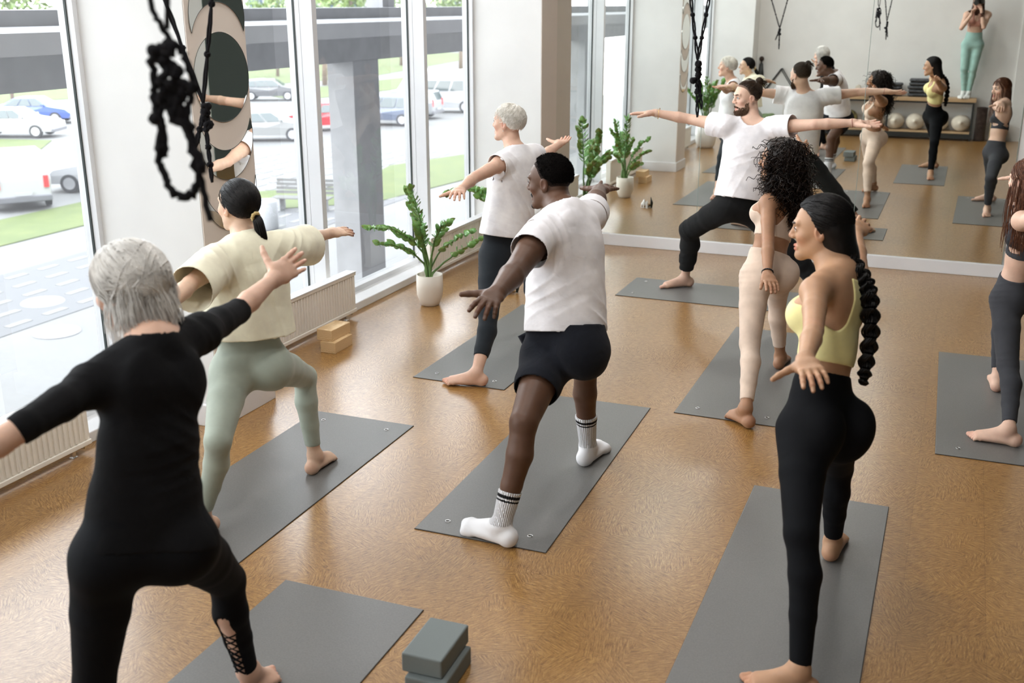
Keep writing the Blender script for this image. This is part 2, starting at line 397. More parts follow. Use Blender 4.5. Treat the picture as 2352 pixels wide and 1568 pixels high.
# ---------------------------------------------------------------- figures
class Fig:
    def __init__(s, J, H, sex='f', face=(-1, 0, 0), headup=(0, 0, 1), mus=1.0, hip=1.0, waist=1.0, bust=.0, hands=None, thick=1.0, hs=None, glute=1.0, mouth=0.0, z0=.006):
        s.z0 = z0
        s.J = {k: V(*v) for k, v in J.items()}; J = s.J; s.H = H; s.S = S = H/1.68; s.sex = sex
        m = sex == 'm'; s.m = m; s.mus = mus
        s.hs = hs or (1.02 if m else .965)
        s.spine = nz(J['nec'] - J['pel']); R = J['shR'] - J['shL']; R = nz(R - s.spine*(R @ s.spine)); s.R = R; s.F = np.cross(s.spine, R)
        Rh = J['hipR'] - J['hipL']; Rh = nz(Rh - s.spine*(Rh @ s.spine)*.7); s.Rh = Rh; s.Fh = nz(np.cross(UP, Rh))
        L = np.linalg.norm(J['nec'] - J['pel']); s.L = L
        T = lambda t: J['pel'] + s.spine*L*t
        s.T = T
        s.g = {}   # groups of primitives
        # torso
        cw = (.150 if m else .127)*S*thick; cd = (.100 if m else .086)*S*thick
        ww = (.130 if m else .110)*S*waist; wd = (.094 if m else .080)*S*waist; hw = (.145 if m else .150)*S*hip; hd = .098*S*hip
        f = s.F; fh = s.Fh; Rm = nz(s.R + s.Rh)
        s.g['torso'] = [ecap(T(.42), T(.78), (cw*.88, cd*.95), (cw, cd), R, .05),
                        ecap(T(.80), T(.93), (cw*.98, cd*.9), (cw*.55, cd*.55), R, .05),
                        cap(J['shL']*.72 + T(.9)*.28, J['shR']*.72 + T(.9)*.28, .050*S*mus, None, .05),
                        ecap(T(.10), T(.46), (ww*1.1, wd*1.05), (ww, wd), Rm, .06)]
        if m: s.g['torso'] += [ell(T(.74) + f*cd*.72 + R*sg*cw*.42, (cw*.45, .03*S, .06*S), np.array([R, f, s.spine]), .03) for sg in (1, -1)]
        s.g['torso'] += [ell(T(.80) - f*cd*.62 + R*sg*cw*.52, (cw*.42, .028*S, .08*S), np.array([R, f, s.spine]), .04) for sg in (1, -1)]
        s.bc = []
        if bust:
            for sg in (1, -1):
                c = T(.665) + f*(cd*.80) + R*sg*cw*.50; s.bc.append(c)
                s.g['torso'].append(ell(c, (.058*bust*S, .060*bust*S, .058*bust*S), np.array([R, f, s.spine]), .03))
        hipm = (J['hipL'] + J['hipR'])/2
        s.g['pelvis'] = [ecap(hipm + UP*.0*S, J['pel'] + s.spine*.08*S, (hw, hd), (ww*1.12, wd*1.05), s.Rh, .05)]
        for sd in 'LR':
            sg = 1 if sd == 'R' else -1
            s.g['pelvis'].append(ell(J['hip'+sd] - fh*.042*S*glute - UP*.012*S + s.Rh*sg*.0, (.080*S*hip, .078*S*glute, .086*S*glute), np.array([s.Rh, fh, UP]), .045))
        # neck
        nb = .050 if m else .043
        U0 = nz(headup); Fc = nz(face); U0 = nz(U0 - Fc*(U0 @ Fc)); s.hF = Fc; s.hU = U0; s.hR = np.cross(Fc, U0); s.hc = J['hed']
        hl = s.hl = lambda x, y, z: s.hc + (s.hR*x + Fc*y + U0*z)*s.hs
        base = J['nec'] - s.spine*.035*S + f*.012*S
        s.g['neck'] = [cap(base, hl(0, -.022, -.050), nb*1.12*S*mus**.5, nb*S*mus**.5, .04), cap(T(.93), hl(0, .0, -.07), nb*.95*S, nb*.8*S, .05)]
        for sd in 'LR':
            s.g['neck'].append(cap(J['nec'] + s.spine*.01 - f*.01, J['sh'+sd]*.62 + J['nec']*.38 + s.spine*.004, .036*S*mus, .040*S*mus, .05))
        # arms
        am = (1.12 if m else .95)*mus
        for sd in 'LR':
            a, e, w = J['sh'+sd], J['el'+sd], J['wr'+sd]
            bd = nz(e - a)
            s.g['arm'+sd] = [ell(a + bd*.012, (.056*S*am,)*3, None, .04), cap(a + bd*.02, a*.5+e*.5, .046*S*am, .043*S*am, .03), cap(a*.5+e*.5, e, .043*S*am, .035*S*am, .008)]
            mid = e + (w-e)*.32
            s.g['fore'+sd] = [cap(e, mid, .0350*S*am, .0370*S*am, .008), cap(mid, w, .0370*S*am, .0240*S*am, .008)]
        # legs
        lm = (1.0 if m else 1.0)*thick
        for sd in 'LR':
            h, k, a, t = J['hip'+sd], J['kne'+sd], J['ank'+sd], J['toe'+sd]
            td = t - a; td[2] = 0; td = nz(td); ax = nz(a - k); bk = -td + ax*(td @ ax); bk = nz(bk) if np.linalg.norm(bk) > .2 else s.Fh*-1
            s.g['thigh'+sd] = [cap(h - UP*.01, h*.55 + k*.45, .086*S*hip*lm, .074*S*lm*hip**.5, .045), cap(h*.55 + k*.45, k, .074*S*lm*hip**.5, .054*S*lm, .01)]
            m1 = k + (a-k)*.30 + bk*.014*S; m2 = k + (a-k)*.6 + bk*.008*S
            s.g['shin'+sd] = [cap(k, m1, .049*S*lm, .051*S*lm, .02), cap(m1, m2, .051*S*lm, .041*S*lm, .015), cap(m2, a, .041*S*lm, .031*S*lm, .012)]
            # foot
            md = np.cross(UP, td)*(1 if sd == 'R' else -1)      # towards the inner side
            if sd == 'R': md = np.cross(UP, td)
            a0 = V(a[0], a[1], z0)
            heel = a0 - td*.040*S + UP*.034*S; ball = V(t[0], t[1], z0) - td*.055*S + UP*.020*S
            fp = [ell(a, (.034*S,)*3, None, .02), ell(heel, (.031*S, .034*S, .034*S), None, .02), ecap(heel + td*.02*S - UP*.004, ball, (.030*S, .028*S), (.043*S, .018*S), md, .03),
                  cap(a + td*.015*S - UP*.01, ball + UP*.004 + md*.012*S, .030*S, .017*S, .035)]
            tl = [.050, .048, .042, .036, .028]; tr = [.0125, .0092, .0086, .0080, .0078]
            for i in range(5):
                o = md*(.032 - .0165*i)*S; b = ball + o - UP*.006*S - td*(.004*i)*S
                if i == 0: o2 = md*-.004
                else: o2 = md*0
                kn = b + td*(tl[i]*.55)*S + UP*.004*S; e_ = b + td*tl[i]*S + o2 - UP*.003*S; kn[2] = max(kn[2], z0 + tr[i]*S); e_[2] = z0 + tr[i]*S
                fp += [cap(b, kn, tr[i]*1.05*S, tr[i]*.95*S, .006), cap(kn, e_, tr[i]*.95*S, tr[i]*S, .005)]
            s.g['foot'+sd] = fp; s.__dict__['td'+sd] = td; s.__dict__['md'+sd] = md
        # hands
        s.nail = []
        hands = hands or {}
        for sd in 'LR':
            h = dict(n=(0, 0, -1), curl=.25, spread=1.0, thumb=.8, ts=1); h.update(hands.get(sd, {}))
            w, t = J['wr'+sd], J['ti'+sd]; d = nz(t-w); q = np.linalg.norm(t-w)/.175
            n = V(*h['n']); n = nz(n - d*(n @ d)); tdv = (np.cross(n, d) if sd == 'L' else np.cross(d, n))*h['ts']
            am2 = (1.12 if m else .95)
            pr = [ecap(w - d*.008, w + d*.035*q, (.027*q, .020*q), (.036*q, .0165*q), tdv, .02), ecap(w + d*.035*q, w + d*.083*q, (.036*q, .0165*q), (.041*q, .0125*q), tdv, .015),
                  ell(w + d*.045*q + tdv*.022*q + n*.008*q, (.018*q,)*3, None, .02)]
            ln = [.070, .079, .073, .057]; of = [.030, .0105, -.0100, -.0290]; rad = [.0094, .0095, .009, .0079]; sp = [.16, .03, -.10, -.26]; fb = [.086, .090, .086, .078]
            cu = h['curl'] if isinstance(h['curl'], (list, tuple)) else [h['curl']*(.8 + .25*i) for i in range(4)]
            for i in range(4):
                b = w + d*fb[i]*q + tdv*of[i]*q; dd = nz(d + tdv*sp[i]*h['spread']); r = rad[i]*q*am2; ang = 0
                for j, fr in enumerate((.46, .30, .24)):
                    ang += cu[i]*(.5, 1.1, .8)[j]
                    e_ = b + (dd*math.cos(ang) + n*math.sin(ang))*ln[i]*fr*q
                    r2 = r*(.95, .93, .86)[j]; pr.append(cap(b, e_, r, r2, .009 if j == 0 else .004)); r = r2; pb = b; b = e_
                s.nail.append((b - nz(b-pb)*.004*q - (n*math.cos(ang) - dd*math.sin(ang))*r*1.0, .0075*q))
            b = w + d*.022*q + tdv*.024*q + n*.004; tt = h['thumb']; dd = nz(tdv*tt + d*(1.25-tt) + n*.25)
            for j, (l_, r1, r2) in enumerate(((.042, .0155, .0125), (.032, .0118, .0108), (.026, .0108, .0085))):
                e_ = b + dd*l_*q; pr.append(cap(b, e_, r1*q*am2, r2*q*am2, .012 if j == 0 else .005)); b = e_; dd = nz(dd + d*.16*(j+.3))
            s.g['hand'+sd] = pr
        # head
        A = np.array([s.hR, s.hF, s.hU]); k = s.hs; E = lambda x, y, z, r, kk=.02, sub=False: ell(hl(x, y, z), tuple(np.array(r)*k), A, kk, sub)
        jw = 1.06 if m else .95
        hd = [E(0, -.012, .034, (.074, .093, .084)), E(0, .030, .002, (.061, .062, .086), .03), E(0, .030, -.052, (.050*jw, .052, .050), .03)]
        for sg in (1, -1):
            hd += [cap(hl(sg*.046*jw, .005, -.048), hl(sg*.014*jw, .072, -.094), .018*k*jw, .015*k*jw, .03), E(sg*.039, .062, -.018, (.021, .020, .017), .025),
                   cap(hl(sg*.010, .089, .031), hl(sg*.042, .078, .033), .0085*k*jw, .0085*k, .014)]
        hd += [ell(hl(0, .080, -.098), (.018*k*jw, .016*k, .015*k), A, .02), cap(hl(0, .088, .022), hl(0, .108, -.018), .0075*k, .0115*k, .012)]
        for sg in (1, -1):
            hd += [E(sg*.0115, .100, -.023, (.0085, .009, .0075), .008), E(sg*.031, .0985, .010, (.0165, .014, .0115), .010, True)]
        for sg in (1, -1):
            hd += [E(sg*.031, .0790, .008, (.0150, .0125, .0135), .004)]
        mo = mouth
        for sg in (1, -1):
            hd += [cap(hl(sg*.021, .083, -.062), hl(0, .0945, -.0585), .0040*k, .0058*k, .006), cap(hl(sg*.018, .083, -.068 - mo), hl(0, .0930, -.0705 - mo), .0045*k, .0066*k, .006)]
        hd += [cap(hl(-.019, .0975, -.0650 - mo/2), hl(.019, .0975, -.0650 - mo/2), (.0022 + mo*.5)*k, None, .003, True)]
        for sg in (1, -1):
            At = A
            hd += [ell(hl(sg*.0745, -.004, -.004), (.009*k, .0195*k, .031*k), A, .006), ell(hl(sg*.083, -.001, .001), (.0065*k, .011*k, .018*k), A, .004, True)]
        s.g['head'] = hd
    def grp(s, *names):
        o = []
        for n in names: o += s.g[n]
        return o
    def all(s):
        return s.grp('torso', 'pelvis', 'thighL', 'thighR', 'shinL', 'shinR', 'footL', 'footR', 'armL', 'armR', 'foreL', 'foreR', 'handL', 'handR', 'neck', 'head')
    def body(s, skin, parent, coarse=.0065, fine=.0026):
        J = s.J; parts = []
        un = nz(s.hc - J['nec']); pn = s.hl(0, -.02, -.085); hf = Field(s.grp('neck', 'head', 'torso'))
        regs = []
        hn = nz(s.hU*1.0 + un*.4)
        v, f = nets(hf, s.hc - .17, s.hc + .17, fine); parts.append(cutfaces(v, f, lambda c: (c-pn) @ hn > -.002)); regs.append((pn, hn, s.hc, .17))
        for sd in 'LR':
            w = J['wr'+sd]; d = nz(nz(w - J['el'+sd]) + .35*nz(J['ti'+sd] - w)); fl = Field(s.grp('fore'+sd, 'hand'+sd)); c0 = w + nz(J['ti'+sd] - w)*.09
            v, f = nets(fl, c0 - .15, c0 + .15, fine); parts.append(cutfaces(v, f, lambda c: (c-w) @ d > -.022)); regs.append((w - d*.02, d, c0, .12))
            a = J['ank'+sd]; fl = Field(s.grp('shin'+sd, 'foot'+sd)); c0 = a + s.__dict__['td'+sd]*.07
            v, f = nets(fl, np.minimum(c0 - .17, V(9, 9, s.z0-.02)), c0 + V(.17, .17, .06), fine*1.25); parts.append(cutfaces(v, f, lambda c: c[:, 2] < a[2] + .022)); regs.append((a + UP*.02, -UP, c0, .18))
        fa = Field(s.all()); lo, hi = fa.bounds()
        def keep(cc, br):
            m = np.ones(len(cc), bool)
            for (o, n, c, r) in regs: m &= ~(((cc - o) @ n > br + .01) & (np.linalg.norm(cc - c, axis=1) < r*1.6))
            return m
        v, f = nets(fa, lo, hi, coarse, keep)
        def kf(c):
            m = np.ones(len(c), bool)
            for (o, n, cc, r) in regs: m &= ~(((c - o) @ n > .002) & (np.linalg.norm(c - cc, axis=1) < r*1.6))
            return m
        parts.append(cutfaces(v, f, kf)); v, f = merge(parts)
        lip = np.zeros(len(v)); k = s.hs
        for (x, y, z, r) in ((0, .096, -.059, .011), (.010, .093, -.060, .009), (-.010, .093, -.060, .009), (0, .094, -.071, .012), (.009, .091, -.070, .009), (-.009, .091, -.070, .009)):
            lip = np.maximum(lip, np.clip(1.25 - np.linalg.norm((v - s.hl(x, y, z))*1.0, axis=1)/(r*k), 0, 1))
        lip = np.clip(lip*2.2, 0, 1)
        ns = np.zeros(len(v))
        for c, r in s.nail: ns = np.maximum(ns, np.clip((1.15 - np.linalg.norm(v - c, axis=1)/r)*4, 0, 1))
        bl = np.zeros(len(v))
        for (c, r) in ((s.hl(.045, .07, -.03), .035), (s.hl(-.045, .07, -.03), .035), (s.hl(0, .11, -.02), .02), (s.hl(.08, 0, 0), .035), (s.hl(-.08, 0, 0), .035),
                       (J['tiL'], .08), (J['tiR'], .08), (J['toeL'], .07), (J['toeR'], .07), (J['ankL'] - s.tdL*.05 - UP*.05, .04), (J['ankR'] - s.tdR*.05 - UP*.05, .04), (J['elL'], .05), (J['elR'], .05)):
            bl = np.maximum(bl, np.clip(1 - np.linalg.norm(v - c, axis=1)/r, 0, 1))
        me = npmesh('body', v, f, skin, {'lip': lip, 'nail': ns, 'blush': bl})
        return link('body', me, parent)
    def eyes(s, parent, iris='eye_brown', gaze=(0, 1, 0), brow='hair_dark', browr=.0022):
        k = s.hs; A = np.array([s.hR, s.hF, s.hU])
        for sg in (1, -1):
            mb = MB(); n = 14; c = s.hl(sg*.031, .0800, .008); g = nz(V(*gaze) @ A); u = nz(np.cross(g, UP)); w = np.cross(u, g)
            vs = []; fs = []; mi = []
            th = [0, .15, .26, .42, .56, .60, .9, 1.3, 1.8, 2.4, PI]
            for t in th:
                for j in range(n):
                    a = 2*PI*j/n; vs.append(c + .0128*k*(g*math.cos(t) + (u*math.cos(a) + w*math.sin(a))*math.sin(t)))
            for i in range(len(th)-1):
                for j in range(n): fs.append((i*n+j, i*n+(j+1) % n, (i+1)*n+(j+1) % n, (i+1)*n+j)); mi.append(2 if i < 2 else 1 if i < 4 else 0)
            for f_, m_ in zip(fs, mi): pass
            b = MB(); b.v = [tuple(x) for x in vs]; b.f = [list(x) for x in fs]; b.m = mi; b.sm = [True]*len(fs)
            b.build('eye', [M['eye_white'], M[iris], M['pupil']], parent)
            # eyelids' dark lash line and the brow
            b = MB(); L = [s.hl(sg*x, y, z) for x, y, z in ((.0175, .0905, .0075), (.024, .0945, .0135), (.031, .0950, .0155), (.038, .0915, .0135), (.045, .0845, .0085))]
            b.tube(L, .0014*k, 5); b.build('eyelash', M['lash'], parent)
            b = MB(); L = [s.hl(sg*x, y, z) for x, y, z in ((.011, .0985, .028), (.020, .0985, .031), (.032, .0935, .034), (.043, .083, .033), (.049, .075, .029))]
            b.tube(L, [browr*k, browr*1.7*k, browr*1.7*k, browr*1.2*k, browr*.4*k], 6); b.build('eyebrow', M[brow], parent)

def wr_noise(seed, n=5, f0=18, f1=46):
    rg = np.random.RandomState(seed); ds = rg.randn(n, 3); ds /= np.linalg.norm(ds, axis=1)[:, None]
    fr = rg.uniform(f0, f1, n); ph = rg.uniform(0, 6, n); w = rg.randn(n, 3)*9
    def fn(P):
        o = 0
        for i in range(n):
            o = o + np.sin((P @ ds[i].astype(F32))*fr[i] + ph[i] + 1.3*np.sin(P @ w[i].astype(F32)))*(1/(1 + i*.35))
        return o/n
    return fn
def folds(dirs):
    """directional creases: list of (origin, direction across the folds, frequency, amplitude, reach)"""
    def fn(P):
        o = 0
        for (c, d, fr, am, rc) in dirs:
            q = P - np.asarray(c, F32); x = q @ nz(d).astype(F32); r2 = (q*q).sum(-1)
            y = q @ nz(np.cross(d, V(.3, .5, .8))).astype(F32)
            s_ = np.sin(x*fr*.8 + 2.6*np.sin(y*7 + fr) + y*9 + 1.2*np.sin(x*23))
            o = o + am*.8*(1 - np.abs(s_))**1.6*(.65 + .35*np.sin(y*21 + x*9))*np.exp(-r2/(rc*rc))
        return o
    return fn
class Cloth:
    """comps: list of (prims, offset, [planes (o, n) : keep the side n points away from])"""
    def __init__(s, comps, k=.03, th=None, cuts=(), sub=(), disp=None, box=None):
        s.c = [(Field(p, off, .08), pl) for p, off, pl in comps]; s.k = k; s.th = th; s.cuts = cuts; s.sub = Field(sub, 0, .08) if sub else None; s.disp = disp; s.rc = .35
    def __call__(s, P, Cc, br):
        U = None; I = None
        for f, pl in s.c:
            d = f(P, Cc, br)
            for q in pl: d = np.maximum(d, plane(P, q[0], q[1]))
            U = d if U is None else smin(U, d, s.k)
        if s.disp is not None:
            U = U - s.disp(P).astype(F32)
        for o, n in s.cuts: U = np.maximum(U, plane(P, o, n))
        if s.sub is not None: U = np.maximum(U, -s.sub(P, Cc, br))
        return U
    def build(s, name, m, parent, h=.006, attr=None):
        B = [f.bounds() for f, _ in s.c]; lo = np.min([b[0] for b in B], axis=0); hi = np.max([b[1] for b in B], axis=0)
        v, f = nets(s, lo - .01, hi + .01, h)
        if s.th:      # open the garment at its hems, then give the cloth its thickness
            drop = np.zeros(len(f), bool); c = v[f].mean(1)
            for fl_, pl in s.c:
                for q in pl:
                    o, n = q[0], q[1]; rc = q[2] if len(q) > 2 else .35
                    near = np.abs((v - o) @ n) < .45*h; dr = near[f].all(1) & (np.linalg.norm(c - o, axis=1) < rc); drop |= dr
                    a = np.zeros(len(v), bool); a[f[dr].ravel()] = True; b = np.zeros(len(v), bool); b[f[~dr].ravel()] = True; e = a & b
                    v[e] -= ((v[e] - o) @ n)[:, None]*n
            f = f[~drop]; u, inv = np.unique(f, return_inverse=True); v = v[u]; f = inv.reshape(-1, 4)
        me = npmesh(name, v, f, m, attr(v) if attr else None); o_ = link(name, me, parent)
        if s.th: md = o_.modifiers.new('thick', 'SOLIDIFY'); md.thickness = .0022; md.offset = -1
        return o_

def project(P, prims, off=0.0, it=5):
    """move points onto the surface made by the primitives"""
    F_ = Field(prims, 0, .3); P = np.array(P, float)
    def ev(Q): return F_(Q[:, None, :].astype(F32), Q, .05)[:, 0].astype(float)
    for _ in range(it):
        d = ev(P); g = np.stack([ev(P + e*.002) - ev(P - e*.002) for e in np.eye(3)], 1)/.004; g /= np.maximum(1e-6, np.linalg.norm(g, axis=1))[:, None]
        P = P - g*(d - off)[:, None]
    return P, g
# ---------------------------------------------------------------- hair
HL_Y = [-1, -.3, -.1, .15, .30, .45, .62, .80, 1.0]; HL_Z = [-.78, -.72, -.50, -.30, .02, .34, .50, .58, .60]
class Scalp:
    def __init__(s, fig, top=.036, r=(.0775, .0960, .0870), line=0.0):
        s.f = fig; s.r = np.array(r)*fig.hs; s.c = fig.hl(0, -.012, top); s.A = np.array([fig.hR, fig.hF, fig.hU]); s.line = line
    def pt(s, u, lift=0.0):
        return s.c + ((u*s.r)*(1 + lift)) @ s.A
    def ok(s, u, extra=0.0):
        return u[..., 2] > np.interp(u[..., 1], HL_Y, HL_Z) + s.line + extra
    def roots(s, n, rg, extra=0.0):
        o = []
        while len(o) < n:
            u = rg.randn(n*2, 3); u /= np.linalg.norm(u, axis=1)[:, None]; o += list(u[s.ok(u, extra)])
        return np.array(o[:n])
    def cap(s, name, m, parent, lift=.02, disp=None, h=.004, extra=0.0, more=(), k=.03):
        A = s.A.astype(F32); c = s.c.astype(F32); r = (s.r*(1+lift)).astype(F32); fld = Field(more, 0, .08) if more else None
        def fn(P, Cc, br):
            q = (P - c) @ A.T; x = q/r; k1 = np.sqrt((x*x).sum(-1)); k2 = np.sqrt(((x/r)**2).sum(-1)); d = k1*(k1-1)/np.maximum(k2, 1e-3)
            u = x/np.maximum(k1, 1e-3)[..., None]
            hl_ = (np.interp(u[..., 1], HL_Y, HL_Z) + s.line + extra - u[..., 2]).astype(F32)*F32(.06)
            d = np.maximum(d, hl_)
            if fld is not None: d = smin(d, fld(P, Cc, br), k)
            if disp is not None: d = d - disp(P).astype(F32)
            return d
        lo = s.c - .14*s.f.hs; hi = s.c + .14*s.f.hs
        if fld is not None:
            a, b = fld.bounds(); lo = np.minimum(lo, a); hi = np.maximum(hi, b)
        v, f = nets(fn, lo, hi, h); return link(name, npmesh(name, v, f, m), parent)
def slerp(a, b, t):
    w = math.acos(max(-1, min(1, float(a @ b))))
    if w < 1e-3: return a
    return (math.sin((1-t)*w)*a + math.sin(t*w)*b)/math.sin(w)
def strands(name, m, parent, lines, r0=.0014, taper=.5, n=3):
    L = [np.array(l) for l in lines]; R = [r0*np.linspace(1, taper, len(l))*np.linspace(1, 1, len(l)) for l in L]
    v, f = tubes(L, R, n); return link(name, npmesh(name, v, f, m), parent)
def pulled(sc_, target, n, rg, lift=(.03, .07), k=12, jit=.0):
    out = []; tg = nz(target)
    for u in sc_.roots(n, rg):
        t2 = nz(tg + rg.randn(3)*.10); L = []
        for i in range(k):
            t = i/(k-1); q = slerp(u, t2, t); L.append(sc_.pt(q, lift[0] + (lift[1]-lift[0])*t + rg.rand()*jit))
        out.append(L)
    return out
def cropped(sc_, n, rg, crown=(0, -.45, .9), ln=.45, lift=(.02, .10), k=6, jit=.03, bias=(0, 0, 0), extra=0.0, mess=.12):
    out = []; c = nz(crown)
    for u in sc_.roots(n, rg, extra):
        d = u - c*(u @ c); d = nz(nz(d) + np.array(bias) + rg.randn(3)*mess); d = nz(d - u*(d @ u)); L = []; a = ln*(.6 + .6*rg.rand())
        for i in range(k):
            t = i/(k-1); q = u*math.cos(a*t) + d*math.sin(a*t); L.append(sc_.pt(q, lift[0] + (lift[1]-lift[0])*t*t + jit*rg.rand()*t))
        out.append(L)
    return out
def flowing(sc_, n, rg, part=(0, .2, 1), drop=.3, wave=.006, wf=30, lift=.05, k1=6, k2=12, curl=0.0, side=None, zmin=-.2, out_=.012, stepd=(0, 0, -1), extra=0.0, swave=0.0):
    """down from the parting over the skull, then hanging free"""
    res = []; p = nz(part); down = V(*stepd)
    for u in sc_.roots(n, rg, extra):
        d = u - p*(u @ p); d = nz(d + V(0, -.35, -.2)); d = nz(d - u*(d @ u)); L = []; a = 0
        q = u; lf = lift*(.4 + .9*rg.rand())
        sdv = np.cross(u, d); ph0 = u[0]*5 + rg.rand()*1.2
        while q[2] > zmin and a < 2.2:
            qq = nz(q + sdv*swave*math.sin(ph0 + a*6)); L.append(sc_.pt(qq, lf + swave*.5*math.sin(ph0*1.3 + a*7))); a += .22; q = u*math.cos(a) + d*math.sin(a)
        L.append(sc_.pt(q, lf)); x0 = L[-1]; od = nz(x0 - sc_.c); od = nz(od - UP*(od @ UP)); ln = drop*(.75 + .35*rg.rand()); ph = rg.rand()*6.3; w2 = nz(np.cross(od, UP))
        for i in range(1, k2+1):
            t = i/k2; am = wave*(.3 + t)
            x = x0 + down*ln*t + od*out_*math.sin(t*2.4) + od*am*math.sin(ph + wf*ln*t) + w2*am*math.cos(ph*1.3 + wf*ln*t*(1 if curl else .7))
            if side is not None: x = x + side*t*t
            L.append(x)
        res.append(np.array(L))
    return res
def ringlets(centers, n, rg, ln=(.10, .22), rad=.008, turns=26, k=22, down=V(0, 0, -1), spread=.5, inner=.8):
    out = []
    for _ in range(n):
        c, r = centers[rg.randint(len(centers))]; d = nz(rg.randn(3)); x = c + d*r*(inner + (1-inner)*rg.rand()); tg = nz(np.cross(d, rg.randn(3))); tg = tg*(-1 if tg[2] > 0 else 1); g = nz(down*(1 - .75*max(0, d[2])) + tg*1.0*max(0, d[2]) + d*spread*rg.rand() + rg.randn(3)*.10); l_ = rg.uniform(*ln)
        a = nz(np.cross(g, V(.3, .6, .1))); b = np.cross(g, a); ph = rg.rand()*6.3; R = rad*(.5 + .8*rg.rand()); L = []
        for i in range(k):
            t = i/(k-1); L.append(x + g*l_*t + (a*math.cos(ph + turns*l_*t*4) + b*math.sin(ph + turns*l_*t*4))*R*(.4+.6*t))
        out.append(np.array(L))
    return out
